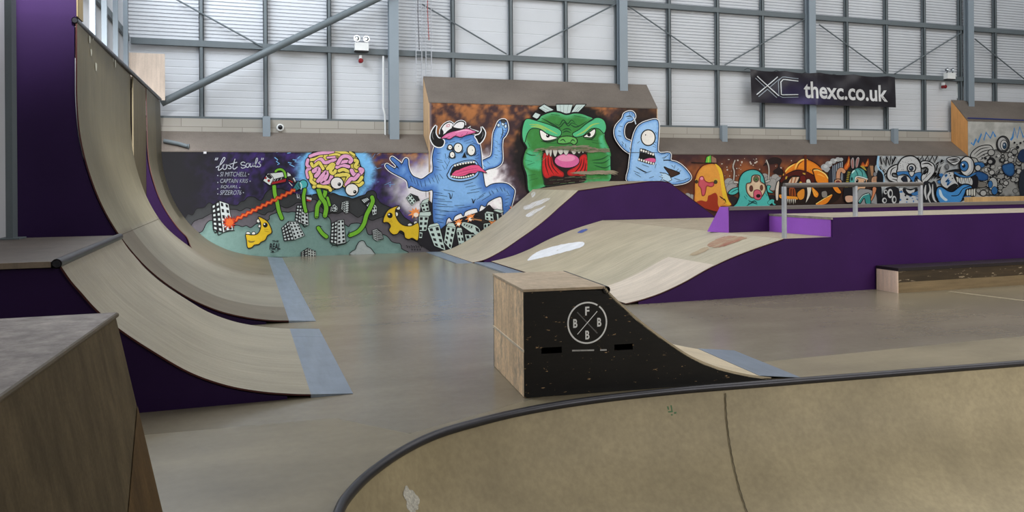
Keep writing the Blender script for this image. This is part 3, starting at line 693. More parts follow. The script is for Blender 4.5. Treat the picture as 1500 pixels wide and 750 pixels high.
mark([(1036,360),(1044,353.5),(1056,348.5),(1070,346),(1094,348.5),(1086,352),(1074,357),(1058,361.5),(1047,363)], 'red_scuff', mk('red_scuff_paint', C(146, 92, 74), .6, 0, .2, (5, 20, 5), col2=C(164, 146, 120), thr=(.42, .56, (3, 20, 5))), 'rubbed red paint patch')
mark([(1010,374),(1020,368),(1034,362.5),(1038,365),(1030,370),(1018,374)], 'red_scuff', mk('faint_scuff', C(146, 116, 94), .6, 0, .2, (5, 20, 5), col2=C(166, 150, 124), thr=(.36, .52, (3, 22, 5))), 'faint rubbed red paint')
mark([(846,340.5),(851,337.5),(858,335.5),(861,336.5),(856,339.5),(850,341.5)], 'blue_mark', mk('blue_mark_paint', C(80, 96, 160), .6), 'small blue paint mark')

# ---------------- hubba ledge standing on the decks
hb = thing('hubba_ledge', (8, 11.4, zd), 'long purple grind ledge with dark metal-capped top behind the handrail', 'ledge')
zh = 1.255
m = MB(); m.hexa([(7.62, 11.2, zd+.001), (18, 11.2, zd+.001), (18, 11.56, zd+.001), (7.46, 11.56, zd+.001)], [(7.62, 11.2, zh-.03), (18, 11.2, zh-.03), (18, 11.33, zh-.03), (7.562, 11.33, zh-.03)])
m.build('body', PURPLE, hb)
m = MB(); m.hexa([(7.60, 11.196, zd+.001), (7.618, 11.196, zd+.001), (7.458, 11.56, zd+.001), (7.438, 11.56, zd+.001)], [(7.60, 11.196, zh), (7.618, 11.196, zh), (7.558, 11.332, zh), (7.5396, 11.332, zh)])
tag(m.build('end_panel', LIT_PURPLE, hb), 'side-lit purple end face')
m = MB(); m.box((7.622, 11.17, zh-.055), (18, 11.40, zh)); m.build('top_cap', mk('ledge_cap', C(112, 106, 104), .45, .2, .15, (1, 6, 6)), hb)

# ---------------- handrail
hr = thing('handrail', (8.8, 9.82, zu), 'galvanised tube handrail on three posts above the purple funbox deck', 'rail')
zr = aty(1147, 271.5, 9.82).z
P0, P1, P2_ = aty(1149, 350, 9.82), aty(1253, 317, 9.82), aty(1348.5, 314, 9.82)
m = MB(); m.tube([(P0.x-.0, 9.82, zr), (P2_.x+.03, 9.82, zr)], .036, 14); m.build('top_rail', mk('dull_rail', C(104, 100, 98), .4, .4, .1, (6, 6, 6)), hr, smooth=True)
for p, z0 in ((P0, zd), (P1, zu), (P2_, zu)):
    m = MB(); m.tube([(p.x, 9.82, z0+.001), (p.x, 9.82, zr-.02)], .036, 14); m.build('post', GALV, hr, smooth=True)

# ---------------- launch box with curved face in front of the mural
jb = thing('launch_ramp', (6.5, 17.3, 0), 'tall curved launch ramp with purple side in front of the mural wall', 'ramp')
pj = [(4.55,.012),(4.8,.06),(5.05,.165),(5.3,.295),(5.58,.47),(5.9,.67),(6.21,.89),(6.55,1.165),(6.78,1.345),(6.97,1.50)]
PJ = catmull(pj, 5)
Y0j, Y1j = 15.9, 18.76
sheet(PJ, frange(Y0j, Y1j, 6), lambda s, y, x, z: lerp(TAN, C(188, 170, 144), .35), .022).build('ramp_surface', PLY, jb, smooth=True, attr=True)
strip(4.20, 4.55, .012, Y0j, Y1j, jb)
RP = [(6.975,1.50),(7.9,1.61),(8.75,1.695),(9.05,1.695),(9.25,1.66),(10.48,.845),(10.6,.80)]
sheet(RP, [Y0j, 17, Y1j], lambda s, y, x, z: C(150, 138, 116), .02).build('top_deck', PLYV, jb, attr=True)
body = [(x, z-.024) for x, z in PJ if z > .05]; rp = [(x, z-.022) for x, z in RP]
poly = [(body[0][0], 0), (10.6, 0)]+rp[::-1]+body[::-1]
side(poly, Y0j+.004, .03, PURPLE, jb); side(poly, Y1j-.04, .03, PURPLE, jb)
m = MB()
for pts in ([(767,303),(775,300),(783,296),(800,291),(806,291),(798,297),(786,302),(775,307),(768,307)], [(778,284),(783,281),(784,285),(780,290)], [(770,316),(780,309),(795,303),(800,302),(790,309),(776,318)]):
    P = catmull(pts, 4, True); V = []
    for q in P:
        best = min(((abs(aty(q[0], q[1], y).z-prof_at(PJ, aty(q[0], q[1], y).x)), y) for y in frange(15.95, 18.75, 80)), key=lambda t: t[0]); p = aty(q[0], q[1], best[1]); V.append((p.x, p.y, prof_at(PJ, p.x)+.006))
    c = tuple(sum(v[k] for v in V)/len(V) for k in range(3)); c = (c[0], c[1], prof_at(PJ, c[0])+.006)
    m.add(V+[c], [(i, (i+1) % len(V), len(V)) for i in range(len(V))])
tag(m.build('paint_splash', mk('white_scuff_paint', C(218, 216, 216), .6, 0, .1, (6, 6, 6), col2=C(196, 182, 156), thr=(.5, .6, (5, 20, 5))), jb), 'white scuffed paint')

# ---------------- low grind ledge
lg = thing('grind_ledge', (12, 9.45, 0), 'low long plywood grind ledge with black top standing against the purple wall, right', 'ledge')
zl = .372; A, B = atz(1316, 429), atz(1500, 418.4); x0, x1 = 9.235, 15.5
LEDGE = mk('ledge_side_ply', C(124, 106, 78), .65, 0, .2, (1.2, 1, 4), streak=(1.5, 1, 30), fine=.08)
m = MB(); m.box((x0, 9.25, 0), (x1, 9.665, zl*.42)); m.build('lower_board', LEDGE, lg)
m = MB(); m.box((x0, 9.252, zl*.42+.001), (x1, 9.665, zl-.046)); m.build('upper_board', mk('worn_dark_ply', C(62, 50, 34), .6, 0, .25, (2, 1, 5), col2=C(176, 158, 132), thr=(.60, .66, (5, 1, 22)), streak=(2, 1, 30)), lg)
m = MB(); m.box((x0-.012, 9.25, 0.0), (x0-.001, 9.665, zl-.046), C(236, 208, 188)); tag(m.build('end_board', PLYV, lg, attr=True), 'pale bare plywood end board')
m = MB(); m.box((x0-.014, 9.235, zl-.045), (x1, 9.668, zl)); m.build('top_plate', mk('black_waxed_top', C(38, 32, 34), .4, 0, .15, (3, 3, 3), spec=.5), lg)
# ---------------- plywood box ramp beyond the ledge, far right
m = MB(); a = aty(1425, 289, 14.5); m.box((a.x, 14.5, 0), (a.x+6, 14.74, a.z), C(196, 160, 110))
tag(m.build('plywood_platform', PLYV, None, loc=(a.x+3, 15, 0), attr=True), 'bare plywood platform top just showing behind the ledge, far right', 'platform')
# ================================================================ mural walls
YW = 18.85
MG = 1.2
def P8(r, g, b): return C(r, g, b, MG)
def wallride(x0, x1, zf, yb, zb, label, sides, sidecol=(196, 164, 128)):
    t = thing('wallride', ((x0+x1)/2, YW+.3, 0), label, 'wall ramp', 'painted wallride walls')
    m = MB(); prof = [(YW+.004, 0), (yb, 0), (yb, zb-.03), (YW+.004, zf-.03)]
    m.hexa([(x0+.02, y, z) for y, z in prof], [(x1-.02, y, z) for y, z in prof]); m.build('carcass', mk('carcass_ply', C(120, 104, 84), .7), t)
    m = MB(); pr = [(YW-.012, zf-.03), (yb, zb-.03), (yb, zb), (YW-.012, zf)]
    m.hexa([(x0, y, z) for y, z in pr], [(x1, y, z) for y, z in pr]); m.build('top_bank', BANK, t)
    for xs in sides:
        m = MB(); pr = [(YW, 0), (yb, 0), (yb, zb-.031), (YW, zf-.031)]
        m.hexa([(xs-.012, y, z) for y, z in pr], [(xs+.012, y, z) for y, z in pr], C(*sidecol)); m.build('side_panel', PLYV, t, attr=True)
    return t
MG = 1.02  # lower paint gain puts the left wall's shade into its colours
W1 = wallride(-2.40, 4.295, 2.44, 19.44, 2.90, 'low mural wall at left painted with a pink brain and purple night sky', [])
W2 = wallride(4.31, 10.60, 3.67, 19.44, 4.36, 'tall raised mural wall painted with a blue horned monster and green head', [4.315, 10.595])
W3 = wallride(10.615, 21.60, 2.44, 19.44, 2.90, 'low mural wall at right painted with orange and teal creatures', [])
W4 = wallride(21.62, 27.0, 3.54, 19.44, 4.24, 'high mural wall at far right painted white with blue zigzags', [21.625], (206, 150, 92))

def fbm(x, y, s, seed=0.0): return mnoise.fractal(Vector((x/s, y/s, seed)), 1.0, 2.0, 4)
def mixc(a, b, t): t = min(max(t, 0), 1); return tuple(a[i]+(b[i]-a[i])*t for i in range(3))
def gauss(x, y, cx, cy, rx, ry): return math.exp(-((x-cx)/rx)**2-((y-cy)/ry)**2)
def bg_low_left(x, y):
    n = fbm(x, y, 26); n2 = fbm(x, y, 9, 5)
    c = mixc((40, 32, 66), (62, 40, 110), .5+.9*n); c = mixc(c, (24, 22, 34), max(0, .35+1.1*n2-.2*n))
    c = mixc((14, 13, 20), c, sst(262, 372, x+14*n))
    o = sst(520, 560, x)*sst(262, 222, y)*(.55+1.3*n2); c = mixc(c, (150, 92, 56), o)
    g = math.sqrt(((x-492)/56)**2+((y-252)/46)**2); c = mixc(c, (122, 190, 240), 1.15*sst(1.16, .86, g+.08*n2))
    c = mixc(c, (232, 228, 232), .95*sst(1.25, .55, math.sqrt(((x-640)/68)**2+((y-276)/52)**2)+.25*n))
    return c
def bg_tall(x, y):
    n = fbm(x, y, 22, 3); n2 = fbm(x, y, 8, 9)
    c = mixc((58, 40, 44), (150, 96, 56), .42+1.25*n+.35*n2); c = mixc(c, (44, 34, 50), sst(195, 250, y+20*n)*(.75 if x < 800 else .35))
    c = mixc(c, (176, 112, 66), .6*sst(186, 152, y)*max(0, .4+1.6*n2+n))
    g = math.sqrt(((x-672)/66)**2+((y-278)/54)**2); c = mixc(c, (236, 230, 234), sst(1.35, .8, g+.22*n+.15*n2))
    h = math.sqrt(((x-830)/80)**2+((y-226)/80)**2); c = mixc(c, (16, 13, 14), .95*sst(1.05, .9, h+.06*n2))
    h = math.sqrt(((x-935)/46)**2+((y-222)/62)**2); c = mixc(c, (24, 18, 18), .8*sst(1.35, .9, h))
    c = mixc(c, (200, 190, 190), .5*sst(634, 629, x))
    return c
def bg_low_right(x, y):
    n = fbm(x, y, 20, 6); n2 = fbm(x, y, 8, 2)
    if x > 1286+2*n2:
        return mixc((186, 189, 190), (150, 158, 166), .3+.8*n2)
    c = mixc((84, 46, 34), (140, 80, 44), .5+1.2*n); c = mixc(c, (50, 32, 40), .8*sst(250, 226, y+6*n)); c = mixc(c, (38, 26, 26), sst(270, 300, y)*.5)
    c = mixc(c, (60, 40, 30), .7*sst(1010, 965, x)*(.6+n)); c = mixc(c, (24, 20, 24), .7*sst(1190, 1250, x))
    return c
def bg_tall_right(x, y):
    n = fbm(x, y, 14, 8); n2 = fbm(x, y, 5, 2)
    c = mixc((182, 182, 178), (158, 158, 154), .5+1.2*n)
    c = mixc(c, (40, 42, 46), .9*sst(1470, 1505, x+14*n2)*sst(232, 262, y+10*n))
    c = mixc(c, (64, 64, 62), .6*gauss(x, y, 1474, 288, 26, 20)*(1+n2*2))
    return c
def back(parent, x0, x1, z0, z1, fn, step=.034):
    nx, nz = int((x1-x0)/step), int((z1-z0)/step); V = []; cols = []
    for j in range(nz+1):
        for i in range(nx+1):
            p = (x0+(x1-x0)*i/nx, YW-.001, z0+(z1-z0)*j/nz); V.append(p); q = proj(p); c = fn(q[0], q[1]); cols.append(P8(*[max(0, v) for v in c]))
    m = MB(); m.add(V, [(j*(nx+1)+i, j*(nx+1)+i+1, (j+1)*(nx+1)+i+1, (j+1)*(nx+1)+i) for j in range(nz) for i in range(nx)], cols)
    return m.build('painted_face', PAINT, parent, attr=True)
back(W1, -2.40, 4.295, 0.004, 2.425, bg_low_left)
MG = 1.15
back(W2, 4.33, 10.585, 0.004, 3.66, bg_tall)
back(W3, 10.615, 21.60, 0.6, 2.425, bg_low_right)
back(W4, 21.645, 27.0, 0.6, 3.53, bg_tall_right)

BLK, WHT = (12, 11, 14), (205, 208, 208)
class Paint:
    """layers of painted shapes lying flat on the mural wall; photo pixels are mapped once onto the wall plane"""
    base = 0
    def __init__(s, ox=0, oy=0, k=1.0, top=None): s.m = MB(); s.n = Paint.base; s.o = (ox, oy, k); s.top = top
    def tile(s, ox, oy, k): s.o = (ox, oy, k); return s
    def X(s, pts): return [(s.o[0]+p[0]/s.o[2], s.o[1]+p[1]/s.o[2]) for p in pts]
    def put(s, V, F, col):
        s.n += 1; y = YW-.003-.00013*s.n
        if s.top: V = [(v[0], max(v[1], s.top+.3)) for v in V]
        s.m.add([aty(v[0], v[1], y) for v in V], F, col)
    def fill(s, pts, col, out=1.0, oc=BLK, smooth=True, grad=None, gw=5.0, raw=False, close=True):
        P = pts if raw else s.X(pts)
        if smooth: P = catmull(P, 4, True)
        P = [Vector(p) for p in P]; n = len(P); V = list(P)
        if grad:
            x0, x1 = min(p.x for p in P), max(p.x for p in P); y0, y1 = min(p.y for p in P), max(p.y for p in P)
            st = max(1.6, gw*.42); y = y0
            while y < y1:
                x = x0+random.random()*st
                while x < x1:
                    q = Vector((x+random.uniform(-.3, .3)*st, y+random.uniform(-.3, .3)*st))
                    if inside(q, P) and min((q-e).length_squared for e in P) > (st*.4)**2: V.append(q)
                    x += st
                y += st
        try: r = delaunay_2d_cdt(V, [(i, (i+1) % n) for i in range(n)], [], 1, 1e-5)
        except Exception: return s
        F = [f for f in r[2] if inside(sum((r[0][i] for i in f), Vector((0, 0)))/3, P)]
        if grad:
            cols = []
            for q in r[0]:
                d = min((q-e).length for e in P); cols.append(P8(*mixc(grad, col, sst(0, gw, d)+.25*fbm(q.x, q.y, 7))))
            s.put(r[0], F, cols)
        else: s.put(r[0], F, P8(*col))
        if out: s.line([tuple(p) for p in P]+[tuple(P[0]), tuple(P[1])], out, oc, smooth=False, raw=True, taper=False)
        return s
    def line(s, pts, w, col=BLK, smooth=True, raw=False, taper=False):
        P = pts if raw else s.X(pts)
        if smooth and len(P) > 2: P = catmull(P, 5)
        P = [Vector(p) for p in P]; n = len(P); V = []
        for i, p in enumerate(P):
            t = (P[min(i+1, n-1)]-P[max(i-1, 0)])
            t = t.normalized() if t.length > 1e-9 else Vector((1, 0)); q = Vector((-t.y, t.x))
            k = 1.0
            if taper: f = i/(n-1); k = .25+.75*math.sin(PI*min(max(f, .04), .96))
            V += [p+q*w/2*k, p-q*w/2*k]
        s.put(V, [(2*i, 2*i+1, 2*i+3, 2*i+2) for i in range(n-1)], P8(*col)); return s
    def lines(s, L, w, col=BLK, taper=True):
        w = w*1.7 if w < 1.2 else w
        for l in L: s.line(l, w, col, taper=taper)
        return s
    def worm(s, pts, w, col, out=2.2, oc=BLK):
        P = s.X(pts); P = catmull(P, 5) if len(P) > 2 else P
        for r, c in ((w/2+out/2, oc), (w/2, col)):
            s.line(P, 2*r, c, smooth=False, raw=True)
            for e in (P[0], P[-1]): s.disc(e[0], e[1], r, r, c, raw=True, out=0)
        return s
    def disc(s, x, y, rx, ry, col, out=1.0, oc=BLK, raw=False, ang=0, n=22):
        if not raw: x, y = s.X([(x, y)])[0]; rx /= s.o[2]; ry /= s.o[2]
        ca, sa = math.cos(ang), math.sin(ang)
        for e, c in (((out, oc), (0, col)) if out else ((0, col),)):
            V = [(x+(rx+e)*math.cos(g)*ca-(ry+e)*math.sin(g)*sa, y+(rx+e)*math.cos(g)*sa+(ry+e)*math.sin(g)*ca) for g in [2*PI*k/n for k in range(n)]]
            s.put(V, [tuple(range(n))], P8(*c))
        return s
    def quad(s, q, col, out=.8, oc=BLK): return s.fill(q, col, out, oc, smooth=False)
    def block(s, q, nx, ny, fc=(176, 190, 186), wc=BLK, out=1.1, mx=.16, my=.12, jag=False):
        """a house front given by its corners (TL,TR,BR,BL) with a grid of windows"""
        s.quad(q, fc, out)
        TL, TR, BR, BL = q
        def at(u, v): return tuple((TL[k]*(1-u)+TR[k]*u)*(1-v)+(BL[k]*(1-u)+BR[k]*u)*v for k in (0, 1))
        V = []; F = []
        for j in range(ny):
            for i in range(nx):
                u0, u1 = (i+mx+.08)/nx, (i+1-mx-.02)/nx; v0, v1 = (j+my+.1)/ny, (j+1-my-.1)/ny
                o = len(V); V += s.X([at(u0, v0), at(u1, v0), at(u1, v1), at(u0, v1)]); F.append((o, o+1, o+2, o+3))
        s.put(V, F, P8(*wc)); return s
    def text(s, body, x0, y0, x1, y1, col, bold=.0, shear=.0, dy=0.0):
        V0, F0 = text_tris(body, bold, shear); (a, b), (c, d) = s.X([(x0, y0), (x1, y1)])
        s.put([(a+x*(c-a), d+y*(b-d)+dy*x) for x, y in V0], F0, P8(*col)); return s
    def star(s, x, y, r0, r1, n, col, out=.8, oc=BLK, seed=1):
        rr = random.Random(seed); P = []
        for k in range(2*n):
            g = PI*k/n; r = (r1 if k % 2 else r0)*rr.uniform(.75, 1.15); P.append((x+r*math.cos(g), y+r*math.sin(g)))
        return s.fill(P, col, out, oc, smooth=False)
    def cut(s, name, parent, label):
        o = tag(s.m.build(name, PAINT, parent, attr='raw'), label); s.m = MB(); return o
    def done(s, name, parent, label):
        Paint.base = s.n
        return tag(s.m.build(name, PAINT, parent, attr='raw'), label)

MG = 1.02  # left wall figures dimmed likewise, shade carried in the paint
# ---------------------------------------------------------------- low left wall
p = Paint(top=221.5)
DK, GR, TE = (50, 52, 54), (88, 84, 90), (112, 142, 136)
p.fill([(262,372),(272,318),(282,315),(288,306),(299,304),(306,297),(316,301),(330,299),(346,301),(352,296),(358,294),(363,288.6),(372,288.6),(379,293),(384.5,292),(389,283),(397,277),(408,276),(416.5,278),(429,283),(440,285),(452,286),(470,283),(488,283),(497,286.5),(508.5,288.6),(517,291),(526.7,287.5),(535,285),(538,281),(546,279),(551,283),(552,289.7),(553.6,292),(558,297.6),(570,303),(584,308),(592,318),(602,325),(612,336),(620,372)], DK, 1.2, grad=(40,42,44), gw=6)
p.fill([(262,372),(280,330),(289,322),(296,320),(303,316),(318,309),(337.6,306.7),(346,307),(352.5,309),(361,304.6),(369,307),(376,311),(387,315),(392,311),(400.5,309),(408,301),(419,304.6),(429,301),(435,297),(448,296),(461,292),(470,302),(480,313),(486,312),(494.7,313),(504,309),(510.7,310),(517,314),(524.5,318.5),(532,315),(543.7,322.7),(552,320.6),(562,318),(570,326),(575,336),(586,341),(600,349),(613,355),(626,359),(636,364),(643,367),(650,374)], GR, 1.1, grad=(72,69,74), gw=7)
p.fill([(266,372),(284,345),(296,339),(302,328),(309,323),(322,327),(335,332),(347,330),(354.7,332),(361,330.7),(367.5,333.4),(376,327.5),(386,325),(394,321.7),(395,316),(404,312),(413,310),(422,311),(428.5,310),(440,312),(453,311),(462,309),(471,312),(480,317),(484.5,323),(486,333),(494,333),(504,329),(510.7,332),(514,328),(525.6,327),(535,332),(538,341),(541.6,344),(552,343),(563,344),(569,348),(573.6,353.7),(580,356),(586,357),(588,364),(585,374),(400,377),(330,377)], TE, 1.2, grad=(92,118,113), gw=9)
p.done('painted_clouds', W1, 'grey and teal painted clouds')
# bolts
p = Paint(280, 215, 9.375, top=221.5); SKY = (120, 176, 226)
for L in ([(1145,145),(1190,180),(1170,200),(1215,235),(1185,245)], [(1330,215),(1380,225),(1350,240),(1420,275)], [(1395,175),(1450,190),(1420,205),(1500,215)], [(1320,90),(1370,80)], [(1170,75),(1200,70)], [(1460,160),(1500,130)]):
    p.line(L, 1.3, SKY, smooth=False); p.cut('painted_bolt', W1, None)
p.tile(420, 215, 9.375)
for L in ([(1000,100),(1050,65)], [(1240,105),(1300,70)], [(1180,150),(1215,95)], [(1040,140),(1130,125)], [(1060,200),(1100,190)], [(1180,320),(1220,275),(1240,300),(1300,285)], [(1080,250),(1140,225)], [(1300,250),(1345,230)],
          [(1340,525),(1430,485),(1420,550),(1400,520),(1490,515)], [(1080,280),(1150,270)], [(1090,330),(1150,325)], [(1080,400),(1140,410)], [(1080,480),(1130,460)], [(1090,520),(1150,520)], [(1240,485),(1270,480)], [(20,95),(40,60)],
          [(90,180),(190,160)], [(110,210),(200,215)], [(150,270),(200,265)], [(160,380),(230,370)], [(180,410),(240,400)], [(150,330),(220,335)], [(600,640),(650,610)], [(690,600),(740,640),(780,590)], [(700,640),(790,650)]):
    p.line(L, 1.0, SKY, smooth=False, taper=True); p.cut('painted_bolt', W1, None)
random.seed(11)
for k in range(60):
    g = random.uniform(-2.7, 1.0) if k % 3 else random.uniform(1.8, 3.6); r = random.uniform(1.0, 1.12); a = (492+47*r*math.cos(g), 252+38*r*math.sin(g)); q = random.uniform(4, 11)
    if a[1] < 223: continue
    p.line([a, (a[0]+q*math.cos(g)*.9+random.uniform(-2, 2), a[1]+q*math.sin(g)+random.uniform(-1, 1))], random.uniform(.7, 1.5), random.choice([(120,186,236),(90,150,214),(150,205,240)]), raw=True, taper=True)
p.done('painted_sparks', W1, 'pale blue painted sparks round the brain')['kind'] = 'stuff'
# writing
p = Paint(280, 215, 9.375, top=221.5); LT = (176, 180, 192)
for L in ([(330,185),(345,150)], [(350,185),(368,150)], [(340,285),(400,250),(450,190),(465,155),(445,150),(415,200),(385,270),(372,315),(390,320),(430,290),(440,255),(470,240),(490,262),(482,298),(455,312),(437,295),(445,262),(470,240),(505,258)],
          [(505,258),(535,235),(520,250),(550,282),(535,302),(508,295)], [(603,165),(585,230),(573,285),(592,307),(636,275)], [(535,240),(632,212)], [(742,222),(712,208),(682,230),(700,252),(738,258),(742,282),(706,294),(684,280)],
          [(783,224),(758,240),(754,266),(770,284),(792,272),(799,244),(783,224),(800,232)], [(816,226),(810,256),(820,278),(842,262),(852,226),(850,262),(868,272)], [(868,270),(905,200),(912,160),(895,165),(880,240),(890,280),(915,262)], [(950,205),(925,222),(952,245),(945,272),(912,278)],
          [(965,182),(972,152)], [(985,182),(993,152)]):
    p.line(L, 1.25, LT)
p.cut('painted_title', W1, 'pale handwritten title'); 
for s_, x0, y0, x1, y1 in (('Si Mitchell', 395, 345, 762, 408), ('Captain Kris', 400, 440, 782, 497), ('Squirl', 400, 528, 640, 575), ('Spzero76', 395, 598, 690, 660)):
    p.text(s_.upper() if s_ != 'Squirl' else 'SQUIRL', x0, y0, x1, y1, (150, 155, 168), 0, .28)
    p.disc(366, y0+50, 8, 8, (150, 155, 168), 0); p.disc(x1+28, y0+32, 8, 8, (150, 155, 168), 0)
p.cut('painted_names', W1, 'list of four grey handwritten names'); p.quad([(170,65),(210,65),(210,95),(170,95)], (200,200,205), 0)
p.cut('paint_fleck', W1, 'small white rectangle'); p.tile(280, 295, 9.375).text('THE', 1112, 535, 1205, 562, (26,28,32), .03, .1); p.text('REAL', 1076, 575, 1226, 662, (26,28,32), .03, .15)
p.lines([[(1090,672),(1130,690),(1090,700)], [(1120,705),(1200,680)], [(1150,670),(1200,672)]], .9, (30,32,36))
p.cut('painted_tag', W1, 'dark lettered tag'); p.tile(550, 240, 5.558)
for i in range(7): p.line([(250+i*19, 662+(i % 2)*6), (262+i*19, 676), (256+i*19, 684)], .9, (30, 30, 34))
for i in range(4): p.line([(290+i*22, 696), (302+i*22, 694), (296+i*22, 706)], .9, (30, 30, 34))
p.done('painted_tag', W1, 'dark scribbled tag by the ramp')
# train, tentacles
p = Paint(280, 215, 9.375, top=221.5); GN = (108, 172, 44)
p.worm([(1140,545),(1150,650),(1178,750),(1205,880),(1245,980)], 5.2, GN)
p.fill([(1310,345),(1370,375),(1440,470),(1445,505),(1400,495),(1330,430)], (44,36,40), 1.0, smooth=False)
for q in ([(1320,345),(1365,375),(1372,400),(1320,410)], [(1390,430),(1415,420),(1438,470),(1425,490)], [(1345,480),(1395,530),(1385,545),(1340,495)]): p.quad(q, (196,200,200), .7)
p.quad([(1330,450),(1390,470),(1400,500),(1340,470)], (150,30,34), .5)
p.fill([(985,465),(1040,370),(1070,362),(1250,345),(1290,360),(1310,430),(1300,485),(1090,530),(1070,526)], (200,206,204), 1.4, smooth=False)
p.quad([(1035,385),(1075,378),(1112,420),(1088,444),(1042,412)], (36,34,38), .6); p.disc(1022, 428, 13, 14, (150,26,32), .4); p.disc(1066, 466, 15, 16, (150,26,32), .4)
p.quad([(1125,470),(1305,425),(1298,482),(1095,520)], (150,28,34), .6); p.quad([(1135,445),(1290,405),(1295,440),(1130,482)], (24,22,26), .4)
p.lines([[(1140,475),(1160,445)], [(1180,465),(1195,440)], [(1230,452),(1245,425)]], .9, (200,205,205)); p.line([(1075,368),(1110,400),(1128,440),(1090,520)], .9)
p.worm([(1160,338),(1190,315),(1240,312),(1280,345),(1298,415)], 3.0, GN)
p.tile(420, 215, 9.375)
p.fill([(75,595),(150,475),(200,500),(210,560),(140,600),(105,612)], (52,120,124), 1.2); p.disc(228, 515, 52, 55, (74,170,172), 1.3); p.line([(180,490),(205,530),(195,585)], 1.3, (200,220,220))
p.lines([[(105,560),(140,600)], [(125,530),(165,585)], [(145,500),(185,565)]], .7)
p.lines([[(140,640),(150,700),(170,690)], [(165,650),(185,720)]], 1.4, (190,192,195)); p.quad([(270,680),(345,700),(340,740),(270,720)], (190,190,190), .7); p.quad([(275,715),(335,735),(330,750),(275,745)], (160,40,44), 0)
p.done('painted_train', W1, 'white train gripped by green tentacles')
# laser
p = Paint(); a, b = Vector((432, 278)), Vector((338, 325)); Pz = []
for k in range(27):
    f = k/26; q = a+(b-a)*f; d = (b-a).normalized(); n_ = Vector((-d.y, d.x)); Pz.append(tuple(q+n_*(1.3 if k % 2 else -1.3)))
p.line(Pz, 5.6, (160,36,22), smooth=False, raw=True); p.line(Pz, 2.6, (214,98,40), smooth=False, raw=True)
p.done('painted_beam', W1, 'orange zigzag painted laser beam')
# buildings of the low wall
HL, HW = (22, 22, 26), (188, 196, 196)
p = Paint(280, 295, 9.375)
p.block([(385,-10),(515,35),(580,395),(435,430)], 2, 5, HW, HL, mx=.2); p.block([(280,60),(385,-10),(435,430),(300,385)], 2, 6, HL, HW, .8, mx=.2, my=.16)
p.lines([[(300,385),(330,430),(360,410),(375,460),(440,430)], [(440,430),(480,410),(540,400),(600,400)]], 1.1)
p.cut('painted_building', W1, 'tilted painted tower at left'); p.star(525, 288, 105, 62, 15, (176,50,26), .6, (110,20,14), 3); p.star(525, 288, 74, 44, 15, (208,96,38), 0, seed=8)
p.block([(1335,275),(1460,275),(1560,470),(1415,530)], 3, 5, HW, HL, mx=.2); p.block([(1240,365),(1335,275),(1415,530),(1275,545)], 3, 5, HL, HW, .8, mx=.16)
p.cut('painted_burst', W1, 'orange painted burst'); p.tile(420, 295, 9.375)
p.block([(205,105),(292,120),(300,330),(190,300)], 2, 4, HW, HL); p.block([(140,50),(210,50),(190,305),(112,260)], 2, 5, HL, HW, .8); p.lines([[(190,300),(220,310),(240,350),(300,330)]], 1.0)
p.cut('painted_building', W1, 'black and white painted tower behind the green tentacle')
p.block([(695,262),(785,248),(812,565),(690,590)], 2, 6, HW, HL, mx=.18); p.block([(615,305),(695,262),(690,590),(595,565)], 2, 6, HL, HW, .8); p.lines([[(590,565),(640,600),(700,600),(800,580),(870,530)], [(640,600),(610,630)], [(680,600),(705,630)]], 1.0)
p.cut('painted_building', W1, 'black and white painted tall front tower')
p.block([(288,640),(400,685),(405,760),(290,760)], 3, 3, (170,176,172), HL, .8); p.block([(195,700),(288,640),(290,760),(195,760)], 2, 3, HL, (150,156,152), .8)
p.cut('painted_building', W1, 'black and white painted low block at the foot')
p.block([(1240,372),(1305,425),(1330,515),(1235,545)], 1, 6, (160,166,166), HL, .8, mx=.02); p.block([(1170,400),(1240,372),(1235,548),(1185,510)], 1, 6, HL, (160,166,166), .8, mx=.02)
p.cut('painted_building', W1, 'black and white painted small striped block')
p.block([(650,30),(705,85),(690,140),(630,140)], 2, 2, HW, HL, .8); p.block([(600,90),(650,30),(635,140),(595,140)], 2, 3, HL, HW, .6)
p.cut('painted_building', W1, 'black and white painted small broken block')
p.block([(800,-5),(855,-5),(850,150),(805,165)], 2, 5, HW, HL, .8); p.block([(755,15),(800,-5),(805,165),(740,95)], 2, 5, HL, HW, .6)
p.cut('painted_building', W1, 'black and white painted small leaning block')
p.block([(1010,-35),(1095,-60),(1245,75),(1215,190)], 4, 3, HL, HW, .9, mx=.12); p.block([(1165,75),(1240,70),(1235,170),(1180,190)], 2, 2, HW, HL, .6)
p.cut('painted_building', W1, 'black and white painted tilted block held by a tentacle')
p.fill([(880,735),(890,690),(940,660),(960,610),(1000,550),(1060,545),(1100,610),(1150,640),(1190,690),(1190,735)], (160,168,168), 1.0, grad=(130,140,138), gw=3)
p.done('painted_cloud', W1, 'small pale painted cloud')
# crescent creatures
YE = (212, 178, 36)
p = Paint(280, 295, 9.375)
def crescent(pts, eye, er, teeth, lines_):
    for x, y, rx, ry in teeth: p.disc(x, y, rx, ry, (214,214,206), .9)
    p.fill(pts, YE, 1.3, grad=(188,150,28), gw=2.5)
    p.disc(eye[0], eye[1], er, er*1.05, (10,10,10), 0); p.disc(eye[0]-er*.35, eye[1]-er*.35, er*.3, er*.3, (235,235,235), 0)
    p.lines(lines_, .6)
crescent([(750,455),(830,460),(900,450),(945,395),(955,300),(920,215),(980,230),(1060,290),(1110,420),(1050,470),(1020,530),(960,560),(930,590),(870,600),(830,635),(775,635),(760,540)], (1018,325), 33, [(925,268,22,22),(940,340,16,17),(782,440,26,20),(858,440,22,20)], [[(1000,380),(1060,386)], [(1008,408),(1066,416)]])
p.fill([(780,535),(830,545),(880,540),(850,565),(800,565)], (130,112,40), 0)
